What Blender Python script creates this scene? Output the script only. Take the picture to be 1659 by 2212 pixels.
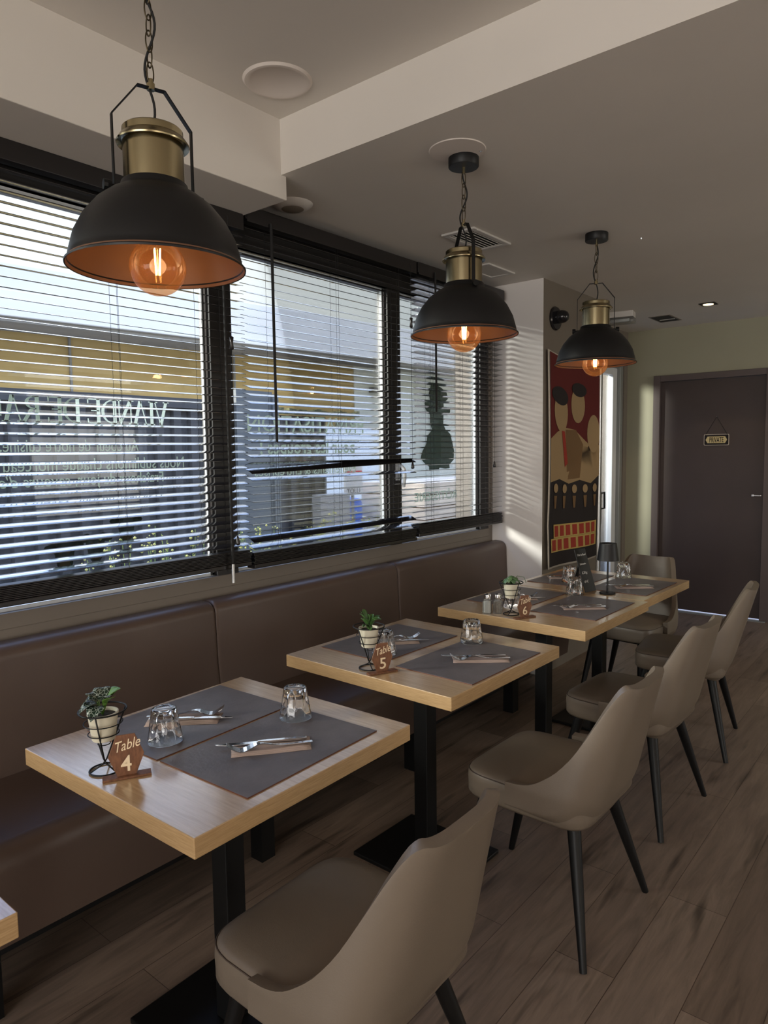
import bpy, bmesh, math, random
from mathutils import Vector, Matrix
random.seed(7)
S = bpy.context.scene
for o in list(bpy.data.objects): bpy.data.objects.remove(o)
COL = S.collection
PI = math.pi
def rad(a): return a*PI/180

# ------------------------------------------------------------------ camera
F_PX, YAW, PITCH, ROLL, CX, CZ = 1517.5, 0.6884, -0.0853, -0.0132, 2.0495, 1.446
fw = Vector((-math.sin(YAW)*math.cos(PITCH), math.cos(YAW)*math.cos(PITCH), math.sin(PITCH)))
rt = Vector((math.cos(YAW), math.sin(YAW), 0)); up = rt.cross(fw)
c_, s_ = math.cos(ROLL), math.sin(ROLL)
r2 = c_*rt + s_*up; u2 = -s_*rt + c_*up
cd = bpy.data.cameras.new('camera'); cam = bpy.data.objects.new('camera', cd); COL.objects.link(cam)
cd.sensor_fit = 'HORIZONTAL'; cd.sensor_width = 36; cd.lens = F_PX/1659*36; cd.clip_start = .02; cd.clip_end = 300
m = Matrix.Identity(4)
for i in range(3): m[i][0] = r2[i]; m[i][1] = u2[i]; m[i][2] = -fw[i]
m[0][3], m[1][3], m[2][3] = CX, 0, CZ
cam.matrix_world = m
S.camera = cam

# ------------------------------------------------------------------ world, lights, exposure
W = bpy.data.worlds.new('World'); S.world = W; W.use_nodes = True
nt = W.node_tree; nt.nodes.clear()
def N(t, ty, **kw):
    n = t.nodes.new(ty)
    for k, v in kw.items(): setattr(n, k, v)
    return n
tc = N(nt, 'ShaderNodeTexCoord'); sp = N(nt, 'ShaderNodeSeparateXYZ'); nt.links.new(tc.outputs['Generated'], sp.inputs[0])
grad = N(nt, 'ShaderNodeValToRGB'); nt.links.new(sp.outputs['Z'], grad.inputs[0])
e = grad.color_ramp.elements
e[0].position = 0.0; e[0].color = (.30, .30, .29, 1)
e[1].position = .02; e[1].color = (.44, .46, .47, 1)
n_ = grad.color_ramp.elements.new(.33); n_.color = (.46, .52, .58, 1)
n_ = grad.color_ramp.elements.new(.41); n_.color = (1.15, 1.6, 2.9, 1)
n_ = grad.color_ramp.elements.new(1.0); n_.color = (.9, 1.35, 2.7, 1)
noi = N(nt, 'ShaderNodeTexNoise'); noi.inputs['Scale'].default_value = 2.6; noi.inputs['Detail'].default_value = 7
mp = N(nt, 'ShaderNodeMapping'); mp.inputs['Scale'].default_value = (1, 1, 2.6); nt.links.new(tc.outputs['Generated'], mp.inputs[0]); nt.links.new(mp.outputs[0], noi.inputs['Vector'])
cl = N(nt, 'ShaderNodeValToRGB'); cl.color_ramp.elements[0].position = .34; cl.color_ramp.elements[1].position = .62; nt.links.new(noi.outputs['Fac'], cl.inputs[0])
mx = N(nt, 'ShaderNodeMixRGB'); nt.links.new(cl.outputs[0], mx.inputs[0]); nt.links.new(grad.outputs[0], mx.inputs[1])
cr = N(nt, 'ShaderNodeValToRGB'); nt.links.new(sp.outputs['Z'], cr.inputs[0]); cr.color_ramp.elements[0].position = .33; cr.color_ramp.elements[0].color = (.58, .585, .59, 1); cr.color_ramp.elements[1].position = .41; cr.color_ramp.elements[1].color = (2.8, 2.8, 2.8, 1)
nt.links.new(cr.outputs[0], mx.inputs[2])
# no clouds below the horizon
gt = N(nt, 'ShaderNodeMath', operation='GREATER_THAN'); gt.inputs[1].default_value = .0; nt.links.new(sp.outputs['Z'], gt.inputs[0])
mul = N(nt, 'ShaderNodeMath', operation='MULTIPLY'); nt.links.new(gt.outputs[0], mul.inputs[0]); nt.links.new(cl.outputs[0], mul.inputs[1]); 
fade = N(nt, 'ShaderNodeMapRange'); fade.inputs[1].default_value = .32; fade.inputs[2].default_value = .55; fade.inputs[3].default_value = .95; fade.inputs[4].default_value = .14; nt.links.new(sp.outputs['Z'], fade.inputs[0])
mul2 = N(nt, 'ShaderNodeMath', operation='MULTIPLY'); nt.links.new(fade.outputs[0], mul2.inputs[1]); nt.links.new(mul.outputs[0], mul2.inputs[0]); nt.links.new(mul2.outputs[0], mx.inputs[0])
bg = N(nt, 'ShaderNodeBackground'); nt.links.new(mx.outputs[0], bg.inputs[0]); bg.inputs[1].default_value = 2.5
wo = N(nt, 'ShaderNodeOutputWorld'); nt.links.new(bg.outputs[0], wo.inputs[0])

def area(name, loc, target, sx, sy, power, col=(1, 1, 1), spread=180):
    l = bpy.data.lights.new(name, 'AREA'); l.shape = 'RECTANGLE'; l.size = sx; l.size_y = sy; l.energy = power; l.color = col
    l.spread = rad(spread)
    o = bpy.data.objects.new(name, l); COL.objects.link(o); o.location = loc
    o.rotation_euler = (Vector(target)-Vector(loc)).to_track_quat('-Z', 'Y').to_euler()
    return o
# added fill light: daylight from unseen windows inferred behind the camera
area('rear_daylight_fill', (2.3, -3.95, 1.45), (2.3, 0, 1.8), 3.6, 1.9, 125, (1.0, .95, .89))
# added fill light for the back wall, in an unseen right-hand opening
area('side_daylight_fill', (5.95, 4.6, 1.6), (0, 5.3, 1.9), 1.5, 1.8, 34, (1.0, .94, .84))
# soft sun behind thin cloud
sl = bpy.data.lights.new('sun', 'SUN'); sl.energy = 18; sl.angle = rad(13); sl.color = (1, .95, .87)
so = bpy.data.objects.new('sun', sl); COL.objects.link(so)
so.rotation_euler = Vector((.80, 1.0, -.37)).to_track_quat('-Z', 'Y').to_euler()
def portal(loc, target, sx, sy):
    o = area('window_portal', loc, target, sx, sy, 1); o.data.cycles.is_portal = True
portal((-.47, 1.95, 1.62), (3, 1.95, 1.62), 4.6, 1.5)
portal((-.47, 5.6, 1.15), (3, 5.6, 1.15), 1.3, 2.2)

S.view_settings.view_transform = 'Standard'; S.view_settings.look = 'None'
S.view_settings.exposure = 0.0; S.view_settings.gamma = 1.0
S.view_settings.use_curve_mapping = False
S.cycles.max_bounces = 10; S.cycles.diffuse_bounces = 5; S.cycles.glossy_bounces = 5; S.cycles.transmission_bounces = 10; S.cycles.transparent_max_bounces = 32
S.cycles.use_denoising = True
S.cycles.sample_clamp_indirect = 6
S.cycles.caustics_reflective = False; S.cycles.caustics_refractive = False

# ------------------------------------------------------------------ materials
MT = {}
def mat(name, col, rough=.5, metal=0, spec=.5, noise=None, bump=None, coat=0, var=None):
    """noise=(scale, amount) varies brightness; bump=(scale, strength); var=(stretch xyz)"""
    m = bpy.data.materials.new(name); m.use_nodes = True; t = m.node_tree
    b = t.nodes['Principled BSDF']
    b.inputs['Base Color'].default_value = (*col, 1); b.inputs['Roughness'].default_value = rough
    b.inputs['Metallic'].default_value = metal; b.inputs['Specular IOR Level'].default_value = spec
    b.inputs['Coat Weight'].default_value = coat
    if noise or bump:
        co = N(t, 'ShaderNodeTexCoord'); ma = N(t, 'ShaderNodeMapping'); t.links.new(co.outputs['Object'], ma.inputs[0])
        if var: ma.inputs['Scale'].default_value = var
    if noise:
        n = N(t, 'ShaderNodeTexNoise'); n.inputs['Scale'].default_value = noise[0]; n.inputs['Detail'].default_value = 6
        t.links.new(ma.outputs[0], n.inputs['Vector'])
        r = N(t, 'ShaderNodeMapRange'); r.inputs[1].default_value = .3; r.inputs[2].default_value = .7
        r.inputs[3].default_value = 1-noise[1]; r.inputs[4].default_value = 1+noise[1]; t.links.new(n.outputs['Fac'], r.inputs[0])
        v = N(t, 'ShaderNodeVectorMath', operation='SCALE'); v.inputs[0].default_value = col; t.links.new(r.outputs[0], v.inputs['Scale'])
        t.links.new(v.outputs[0], b.inputs['Base Color'])
    if bump:
        n = N(t, 'ShaderNodeTexNoise'); n.inputs['Scale'].default_value = bump[0]; n.inputs['Detail'].default_value = 4
        t.links.new(ma.outputs[0], n.inputs['Vector'])
        bp = N(t, 'ShaderNodeBump'); bp.inputs['Strength'].default_value = bump[1]; bp.inputs['Distance'].default_value = .002
        t.links.new(n.outputs['Fac'], bp.inputs['Height']); t.links.new(bp.outputs[0], b.inputs['Normal'])
    MT[name] = m
    return m
def emit(name, col, s):
    m = bpy.data.materials.new(name); m.use_nodes = True; t = m.node_tree; t.nodes.clear()
    e = N(t, 'ShaderNodeEmission'); e.inputs[0].default_value = (*col, 1); e.inputs[1].default_value = s
    o = N(t, 'ShaderNodeOutputMaterial'); t.links.new(e.outputs[0], o.inputs[0]); MT[name] = m; return m
def pane(name, tint, refl=1.0, alpha=None, ior=1.45):
    """thin glass: see-through sheet with a fresnel reflection"""
    m = bpy.data.materials.new(name); m.use_nodes = True; t = m.node_tree; t.nodes.clear()
    tr = N(t, 'ShaderNodeBsdfTransparent'); tr.inputs[0].default_value = (*tint, 1)
    gl = N(t, 'ShaderNodeBsdfGlossy'); gl.inputs['Roughness'].default_value = .02
    fr = N(t, 'ShaderNodeFresnel'); fr.inputs[0].default_value = ior
    mu = N(t, 'ShaderNodeMath', operation='MULTIPLY'); mu.inputs[1].default_value = refl; t.links.new(fr.outputs[0], mu.inputs[0])
    mi = N(t, 'ShaderNodeMixShader'); t.links.new(mu.outputs[0], mi.inputs[0]); t.links.new(tr.outputs[0], mi.inputs[1]); t.links.new(gl.outputs[0], mi.inputs[2])
    out = mi
    if alpha is not None:
        di = N(t, 'ShaderNodeBsdfDiffuse'); di.inputs[0].default_value = (*alpha[0], 1)
        m2 = N(t, 'ShaderNodeMixShader'); m2.inputs[0].default_value = alpha[1]
        t.links.new(mi.outputs[0], m2.inputs[1]); t.links.new(di.outputs[0], m2.inputs[2]); out = m2
    o = N(t, 'ShaderNodeOutputMaterial'); t.links.new(out.outputs[0], o.inputs[0]); MT[name] = m; return m

mat('paint_grey', (.74, .68, .63), .85, noise=(1.5, .04))
mat('paint_ceiling', (.71, .675, .625), .9, noise=(1.2, .04))
mat('paint_cream', (.72, .68, .63), .8, noise=(2, .03))
mat('paint_white', (.88, .85, .83), .75, noise=(2, .02))
mat('paint_olive', (.38, .37, .27), .8, noise=(1.6, .05))
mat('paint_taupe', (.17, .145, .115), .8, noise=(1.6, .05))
mat('sill_taupe', (.21, .18, .15), .7)
mat('skirting', (.42, .40, .36), .6)
mat('door_brown', (.064, .046, .042), .55, noise=(3, .08), bump=(60, .15))
mat('door_frame', (.11, .085, .080), .5)
mat('frame_black', (.018, .016, .015), .45)
mat('frame_white', (.75, .78, .80), .4)
mat('frame_alu', (.33, .35, .34), .35, .3)
mat('brushed_steel', (.55, .56, .56), .3, 1, bump=(200, .2))
mat('blind_black', (.012, .010, .010), .3, spec=.6)
mat('slat', (.020, .019, .022), .2, spec=1.0, coat=.6)
mat('cord_black', (.01, .01, .01), .8)
mat('leather_brown', (.092, .062, .049), .42, bump=(350, .12), noise=(4, .06))
mat('leather_taupe', (.165, .132, .100), .42, bump=(350, .12), noise=(4, .04))
mat('leather_dark', (.07, .05, .038), .5)
mat('stitch', (.42, .34, .27), .7)
mat('metal_black', (.004, .004, .004), .45, spec=.3)
mat('matt_black', (.006, .006, .0065), .48, spec=.4)
mat('copper_inner', (.17, .085, .048), .5, .2)
mat('brass', (.38, .32, .19), .24, 1, bump=(300, .05))
mat('mat_leather', (.13, .115, .120), .42, noise=(18, .12), bump=(120, .2))
mat('mat_edge', (.12, .035, .02), .6)
mat('napkin', (.40, .31, .27), .9, bump=(300, .2))
mat('steel', (.75, .77, .80), .10, 1)
mat('pot_cream', (.70, .66, .52), .45)
mat('soil', (.03, .02, .012), .95, bump=(300, 1))
mat('leaf_green', (.05, .12, .03), .4, noise=(60, .5))
mat('leaf_light', (.09, .20, .03), .4)
mat('sign_text', (.85, .70, .48), .6)
mat('salt', (.85, .85, .82), .8); mat('pepper', (.20, .15, .11), .9, noise=(400, .6))
mat('chrome', (.8, .8, .8), .12, 1)
mat('slate', (.010, .010, .010), .5); mat('chalk', (.75, .75, .72), .9)
mat('white_plastic', (.62, .60, .57), .45)
mat('vent_dark', (.02, .02, .02), .8)
mat('dark_glass', (.012, .012, .014), .08)
mat('gold', (.62, .52, .26), .45)
mat('ban_red', (.10, .006, .005), .85); mat('ban_tan', (.32, .22, .11), .85); mat('ban_brown', (.16, .09, .035), .85); mat('ban_black', (.012, .008, .008), .85); mat('ban_scarlet', (.30, .03, .015), .85); mat('ban_yellow', (.46, .33, .10), .85); mat('ban_white', (.55, .50, .42), .85)
mat('fence_grey', (.038, .035, .032), .7, noise=(3, .18), var=(1, 6, .4))
mat('fence_panel', (.080, .084, .080), .6, noise=(2, .1))
mat('cabin_white', (.80, .80, .76), .7)
mat('moss', (.10, .095, .04), .95, noise=(30, .7))
mat('ochre_wall', (.40, .26, .085), .9, noise=(2, .10))
mat('fascia_white', (.62, .56, .47), .6, noise=(1.2, .07), var=(1, .4, 3))
mat('soffit', (.20, .175, .135), .8)
mat('pale_wall', (.60, .575, .46), .9, noise=(1, .05))
mat('asphalt', (.55, .53, .49), .95, noise=(2, .15))
mat('beige_panel', (.36, .32, .27), .9, noise=(2, .1)); mat('blue_plastic', (.03, .13, .50), .4)
mat('pallet_wood', (.80, .64, .46), .8, noise=(5, .22), var=(1, .4, 5))
mat('roof_tile', (.35, .16, .10), .8); mat('sand_yellow', (.75, .58, .25), .9, noise=(8, .12))
mat('weed', (.55, .50, .14), .8); mat('weed_green', (.22, .30, .08), .8)
mat('red_paint', (.6, .03, .03), .6)
m = bpy.data.materials.new('decal_green'); m.use_nodes = True; t = m.node_tree; t.nodes.clear()
a_ = N(t, 'ShaderNodeBsdfDiffuse'); a_.inputs[0].default_value = (.20, .225, .20, 1); b_ = N(t, 'ShaderNodeBsdfTranslucent'); b_.inputs[0].default_value = (.30, .335, .30, 1)
c__ = N(t, 'ShaderNodeAddShader'); t.links.new(a_.outputs[0], c__.inputs[0]); t.links.new(b_.outputs[0], c__.inputs[1]); o_ = N(t, 'ShaderNodeOutputMaterial'); t.links.new(c__.outputs[0], o_.inputs[0]); MT['decal_green'] = m
pane('glass_pane', (.94, .965, .955), .7)
pane('bulb_glass', (1.0, .78, .56), .5, ((.55, .33, .18), .045), ior=1.5)
pane('decal_dark', (.30, .34, .30), .3, ((.05, .06, .05), .25))
pane('decal_pale', (.42, .47, .42), .3, ((.07, .09, .07), .30))
pane('decal_tan', (.5, .45, .3), .3, ((.16, .14, .09), .6))
emit('filament', (1.0, .60, .18), 45); emit('spot_glow', (1.0, .70, .35), 6); 
m = bpy.data.materials.new('tumbler_glass'); m.use_nodes = True; b = m.node_tree.nodes['Principled BSDF']
b.inputs['Base Color'].default_value = (1, 1, 1, 1); b.inputs['Transmission Weight'].default_value = 1; b.inputs['Roughness'].default_value = .01; b.inputs['IOR'].default_value = 1.47; MT['tumbler_glass'] = m

def wood(name, ca, cb, rough, stretch, scale=6, coat=0):
    m = bpy.data.materials.new(name); m.use_nodes = True; t = m.node_tree; b = t.nodes['Principled BSDF']
    co = N(t, 'ShaderNodeTexCoord'); ma = N(t, 'ShaderNodeMapping'); t.links.new(co.outputs['Object'], ma.inputs[0]); ma.inputs['Scale'].default_value = stretch
    n = N(t, 'ShaderNodeTexNoise'); n.inputs['Scale'].default_value = scale; n.inputs['Detail'].default_value = 8; n.inputs['Roughness'].default_value = .65; t.links.new(ma.outputs[0], n.inputs['Vector'])
    r = N(t, 'ShaderNodeValToRGB'); r.color_ramp.elements[0].position = .32; r.color_ramp.elements[1].position = .68
    r.color_ramp.elements[0].color = (*ca, 1); r.color_ramp.elements[1].color = (*cb, 1); t.links.new(n.outputs['Fac'], r.inputs[0])
    t.links.new(r.outputs[0], b.inputs['Base Color']); b.inputs['Roughness'].default_value = rough; b.inputs['Coat Weight'].default_value = coat; b.inputs['Coat Roughness'].default_value = .20; b.inputs['Coat IOR'].default_value = 2.3
    bp = N(t, 'ShaderNodeBump'); bp.inputs['Strength'].default_value = .15; bp.inputs['Distance'].default_value = .0005; t.links.new(n.outputs['Fac'], bp.inputs['Height']); t.links.new(bp.outputs[0], b.inputs['Normal'])
    MT[name] = m
wood('oak', (.42, .27, .13), (.60, .42, .235), .30, (2, 30, 30), 5, .9)
wood('oak_edge', (.36, .225, .10), (.52, .35, .18), .42, (3, 3, 70), 6)
wood('sign_wood', (.10, .040, .020), (.23, .10, .048), .55, (4, 8, 3), 12)
wood('floor_dummy', (.4, .3, .2), (.5, .4, .3), .5, (1, 1, 1))
# floor planks
m = bpy.data.materials.new('floor_planks'); m.use_nodes = True; t = m.node_tree; b = t.nodes['Principled BSDF']
co = N(t, 'ShaderNodeTexCoord'); ma = N(t, 'ShaderNodeMapping'); t.links.new(co.outputs['Object'], ma.inputs[0]); ma.inputs['Rotation'].default_value = (0, 0, -PI/2); ma.inputs['Location'].default_value = (.25, -.025, 0)
br = N(t, 'ShaderNodeTexBrick'); t.links.new(ma.outputs[0], br.inputs['Vector']); br.offset = .37
br.inputs['Scale'].default_value = 1; br.inputs['Brick Width'].default_value = 1.25; br.inputs['Row Height'].default_value = .175; br.inputs['Mortar Size'].default_value = .0012; br.inputs['Mortar Smooth'].default_value = .2
br.inputs['Color1'].default_value = (.165, .120, .090, 1); br.inputs['Color2'].default_value = (.26, .195, .148, 1); br.inputs['Mortar'].default_value = (.075, .048, .034, 1)
m2 = N(t, 'ShaderNodeMapping'); t.links.new(co.outputs['Object'], m2.inputs[0]); m2.inputs['Scale'].default_value = (9, .9, 1)
n = N(t, 'ShaderNodeTexNoise'); n.inputs['Scale'].default_value = 3; n.inputs['Detail'].default_value = 9; n.inputs['Roughness'].default_value = .7; n.inputs['Distortion'].default_value = .6; t.links.new(m2.outputs[0], n.inputs['Vector'])
r = N(t, 'ShaderNodeMapRange'); r.inputs[1].default_value = .25; r.inputs[2].default_value = .75; r.inputs[3].default_value = .60; r.inputs[4].default_value = 1.32; t.links.new(n.outputs['Fac'], r.inputs[0])
n3 = N(t, 'ShaderNodeTexNoise'); n3.inputs['Scale'].default_value = 2.2; n3.inputs['Detail'].default_value = 3; t.links.new(m2.outputs[0], n3.inputs['Vector'])
kn = N(t, 'ShaderNodeMapRange'); kn.inputs[1].default_value = .28; kn.inputs[2].default_value = .42; kn.inputs[3].default_value = .35; kn.inputs[4].default_value = 1; t.links.new(n3.outputs['Fac'], kn.inputs[0])
mm = N(t, 'ShaderNodeMath', operation='MULTIPLY'); t.links.new(r.outputs[0], mm.inputs[0]); t.links.new(kn.outputs[0], mm.inputs[1])
v = N(t, 'ShaderNodeVectorMath', operation='SCALE'); t.links.new(br.outputs['Color'], v.inputs[0]); t.links.new(mm.outputs[0], v.inputs['Scale']); t.links.new(v.outputs[0], b.inputs['Base Color'])
b.inputs['Roughness'].default_value = .42
bp = N(t, 'ShaderNodeBump'); bp.inputs['Strength'].default_value = .35; bp.inputs['Distance'].default_value = .001; t.links.new(n.outputs['Fac'], bp.inputs['Height']); t.links.new(bp.outputs[0], b.inputs['Normal'])
MT['floor_planks'] = m
# veined leaf
m = bpy.data.materials.new('leaf_veined'); m.use_nodes = True; t = m.node_tree; b = t.nodes['Principled BSDF']
co = N(t, 'ShaderNodeTexCoord'); vo = N(t, 'ShaderNodeTexVoronoi', feature='DISTANCE_TO_EDGE'); vo.inputs['Scale'].default_value = 130; t.links.new(co.outputs['Object'], vo.inputs['Vector'])
r = N(t, 'ShaderNodeValToRGB'); r.color_ramp.elements[0].position = .01; r.color_ramp.elements[0].color = (.45, .52, .46, 1); r.color_ramp.elements[1].position = .07; r.color_ramp.elements[1].color = (.010, .026, .014, 1); t.links.new(vo.outputs['Distance'], r.inputs[0]); t.links.new(r.outputs[0], b.inputs['Base Color']); b.inputs['Roughness'].default_value = .35
MT['leaf_veined'] = m
# striped leaf
m = bpy.data.materials.new('leaf_striped'); m.use_nodes = True; t = m.node_tree; b = t.nodes['Principled BSDF']
uv = N(t, 'ShaderNodeUVMap'); uv.uv_map = 'UVMap'; wv = N(t, 'ShaderNodeTexWave'); wv.bands_direction = 'Y'; wv.inputs['Scale'].default_value = 1.6; wv.inputs['Distortion'].default_value = 1; t.links.new(uv.outputs[0], wv.inputs['Vector'])
r = N(t, 'ShaderNodeValToRGB'); r.color_ramp.elements[0].position = .45; r.color_ramp.elements[0].color = (.02, .06, .02, 1); r.color_ramp.elements[1].position = .8; r.color_ramp.elements[1].color = (.16, .28, .12, 1); t.links.new(wv.outputs['Fac'], r.inputs[0]); t.links.new(r.outputs[0], b.inputs['Base Color']); b.inputs['Roughness'].default_value = .4
MT['leaf_striped'] = m

# ------------------------------------------------------------------ mesh builder
class MB:
    def __init__(s): s.v = []; s.f = []; s.mi = []; s.uv = None
    def add(s, vs, fs, mi=0):
        k = len(s.v); s.v += [tuple(v) for v in vs]; s.f += [tuple(i+k for i in f) for f in fs]; s.mi += [mi]*len(fs); return s
    def box(s, x0, x1, y0, y1, z0, z1, M=None, mi=0):
        vs = [Vector((x, y, z)) for z in (z0, z1) for y in (y0, y1) for x in (x0, x1)]
        if M is not None: vs = [M@v for v in vs]
        return s.add(vs, [(0, 2, 3, 1), (4, 5, 7, 6), (0, 1, 5, 4), (2, 6, 7, 3), (0, 4, 6, 2), (1, 3, 7, 5)], mi)
    def lathe(s, prof, n=32, c=(0, 0, 0), close=False, M=None, rf=None, mi=0):
        vs = []
        for (r, z) in prof:
            for i in range(n):
                a = 2*PI*i/n; k = rf(a, z) if rf else 1
                v = Vector((c[0]+r*k*math.cos(a), c[1]+r*k*math.sin(a), c[2]+z)); vs.append(M@v if M is not None else v)
        fs = []; L = len(prof)
        for j in range(L-1 if not close else L):
            j2 = (j+1) % L
            for i in range(n):
                i2 = (i+1) % n; fs.append((j*n+i, j*n+i2, j2*n+i2, j2*n+i))
        if not close:
            if prof[0][0] > 1e-5: fs.append(tuple(range(n))[::-1])
            if prof[-1][0] > 1e-5: fs.append(tuple((L-1)*n+i for i in range(n)))
        return s.add(vs, fs, mi)
    def tube(s, pts, r, n=8, closed=False, cap=True, mi=0):
        pts = [Vector(p) for p in pts]; L = len(pts); rs = r if isinstance(r, (list, tuple)) else [r]*L
        vs = []; prev = None
        for i, p in enumerate(pts):
            a = pts[(i-1) % L] if (closed or i > 0) else p; b_ = pts[(i+1) % L] if (closed or i < L-1) else p
            d = (b_-a).normalized()
            if prev is None:
                q = Vector((0, 0, 1)) if abs(d.z) < .9 else Vector((1, 0, 0)); x = d.cross(q).normalized()
            else: x = (prev-d*prev.dot(d)).normalized()
            prev = x; y = d.cross(x)
            for k in range(n):
                an = 2*PI*k/n; vs.append(p+rs[i]*(math.cos(an)*x+math.sin(an)*y))
        fs = []
        for i in range(L if closed else L-1):
            j = (i+1) % L
            for k in range(n):
                k2 = (k+1) % n; fs.append((i*n+k, i*n+k2, j*n+k2, j*n+k))
        if cap and not closed: fs.append(tuple(range(n))[::-1]); fs.append(tuple((L-1)*n+k for k in range(n)))
        return s.add(vs, fs, mi)
    def prism(s, poly, M, d, mi=0):
        """2D polygon in local xy, extruded d along local z, placed by M"""
        n = len(poly); vs = [M@Vector((x, y, 0)) for x, y in poly]+[M@Vector((x, y, d)) for x, y in poly]
        fs = [tuple(range(n))[::-1], tuple(range(n, 2*n))]+[(i, (i+1) % n, n+(i+1) % n, n+i) for i in range(n)]
        return s.add(vs, fs, mi)
    def grid(s, fn, nu, nv, mi=0, uv=False):
        vs = [fn(i/nu, j/nv) for j in range(nv+1) for i in range(nu+1)]
        fs = [(j*(nu+1)+i, j*(nu+1)+i+1, (j+1)*(nu+1)+i+1, (j+1)*(nu+1)+i) for j in range(nv) for i in range(nu)]
        return s.add(vs, fs, mi)
    def build(s, name, mats, parent=None, smooth=False, bevel=0, seg=2, sub=0, solid=0, auto=None, loc=None, fix=True):
        me = bpy.data.meshes.new(name); me.from_pydata(s.v, [], s.f); 
        if not isinstance(mats, (list, tuple)): mats = [mats]
        for k in mats: me.materials.append(MT[k])
        me.polygons.foreach_set('material_index', s.mi)
        if fix:
            bm = bmesh.new(); bm.from_mesh(me); bmesh.ops.recalc_face_normals(bm, faces=bm.faces); bm.to_mesh(me); bm.free()
        if smooth: me.polygons.foreach_set('use_smooth', [True]*len(me.polygons))
        if auto and hasattr(me, 'set_sharp_from_angle'): me.set_sharp_from_angle(angle=rad(auto))
        me.update()
        o = bpy.data.objects.new(name, me); COL.objects.link(o)
        if parent is not None: o.parent = parent
        if loc: o.location = loc
        if solid: md = o.modifiers.new('s', 'SOLIDIFY'); md.thickness = solid; md.offset = -1
        if bevel: md = o.modifiers.new('b', 'BEVEL'); md.width = bevel; md.segments = seg; md.limit_method = 'ANGLE'; md.angle_limit = rad(50)
        if sub: md = o.modifiers.new('u', 'SUBSURF'); md.levels = sub; md.render_levels = sub
        return o
def thing(name, label, cat, loc=(0, 0, 0), rz=0, group=None):
    o = bpy.data.objects.new(name, None); COL.objects.link(o); o.location = loc; o.rotation_euler = (0, 0, rz); o.empty_display_size = .05
    return tag(o, label, cat, group)
def tag(o, label=None, cat=None, group=None, kind=None):
    if label: o['label'] = label
    if cat: o['category'] = cat
    if group: o['group'] = group
    if kind: o['kind'] = kind
    return o
def struct(o): o['kind'] = 'structure'; return o
def dup(root, loc, rz, label, group=None):
    r = root.copy(); COL.objects.link(r); r.location = loc; r.rotation_euler = (0, 0, rz); r['label'] = label
    if group: r['group'] = group
    for ch in list(root.children):
        c = ch.copy(); COL.objects.link(c); c.parent = r
        for g in list(ch.children):
            d = g.copy(); COL.objects.link(d); d.parent = c
    return r
def text_mesh(name, txt, size, M, matn, parent, depth=.0008, align='LEFT', shear=0, bold=0, width=None, sx=1):
    cu = bpy.data.curves.new(name, 'FONT'); cu.body = txt; cu.size = size; cu.extrude = depth; cu.align_x = align; cu.shear = shear; cu.offset = bold
    cu.resolution_u = 3
    ob = bpy.data.objects.new('tmp', cu); COL.objects.link(ob)
    bpy.context.view_layer.update()
    dg = bpy.context.evaluated_depsgraph_get(); me = bpy.data.meshes.new_from_object(ob.evaluated_get(dg)); bpy.data.objects.remove(ob)
    if width:
        xs = [v.co.x for v in me.vertices]; w = max(xs)-min(xs); k = width/w
        for v in me.vertices: v.co.x *= k
    elif sx != 1:
        for v in me.vertices: v.co.x *= sx
    me.transform(M); me.name = name
    me.materials.clear(); me.materials.append(MT[matn])
    o = bpy.data.objects.new(name, me); COL.objects.link(o)
    if parent is not None: o.parent = parent
    return o
def basis(o, x, y, z):
    """matrix with local axes x,y,z (world vectors) at origin o"""
    M = Matrix.Identity(4)
    for i in range(3): M[i][0] = x[i]; M[i][1] = y[i]; M[i][2] = z[i]; M[i][3] = o[i]
    return M

# ------------------------------------------------------------------ room shell
ZU, ZL, ZB = 2.696, 2.4945, 2.408        # upper ceiling, lower ceiling, window soffit
BX, BY, BY2 = .011, 1.892, 1.919
WX = -.341; PX, PY, PY2 = .020, 4.035, 4.885; YB = 6.424
XR, YF = 6.0, -4.0
struct(MB().box(WX-.3, XR, YF, YB+.1, -.1, 0).build('floor', 'floor_planks'))
struct(MB().box(BX, XR, YF, BY, ZU, ZU+.1).build('ceiling', 'paint_ceiling'))
mb = MB().box(WX-.25, XR, BY, YB+.1, ZL, ZU+.1)
o = struct(mb.build('ceiling', ['paint_ceiling', 'paint_cream']))
for p in o.data.polygons:
    if p.normal.y < -.9: p.material_index = 1
# lowered box over the first window
mb = MB().box(WX-.25, BX, YF, BY2, ZB, ZU+.1)
struct(mb.build('trim_1', 'paint_ceiling', bevel=.003))
# window wall, with openings
GZ0, GZ1 = .94, 2.31
wl = MB().box(WX-.25, WX, YF, PY, 0, GZ0-.02).box(WX-.25, WX, YF, PY, 2.36, ZU).box(WX-.25, WX, YF, -.75, GZ0-.02, 2.36).box(WX-.25, WX, 3.98, PY, GZ0-.02, 2.36)
wl.box(WX-.25, WX, 4.9, YB, 2.22, ZL).box(WX-.25, WX, 6.345, YB, 0, 2.22)
struct(wl.build('wall_left', ['sill_taupe', 'frame_black']))
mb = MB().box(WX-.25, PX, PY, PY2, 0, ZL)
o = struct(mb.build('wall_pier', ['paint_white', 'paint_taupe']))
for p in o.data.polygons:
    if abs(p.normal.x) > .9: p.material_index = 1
wb = MB().box(WX-.25, -.045, YB, YB+.12, 0, ZL).box(-.045, .803, YB, YB+.12, 2.045, ZL).box(.803, XR, YB, YB+.12, 0, ZL)
struct(wb.build('wall_back', 'paint_olive'))
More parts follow.
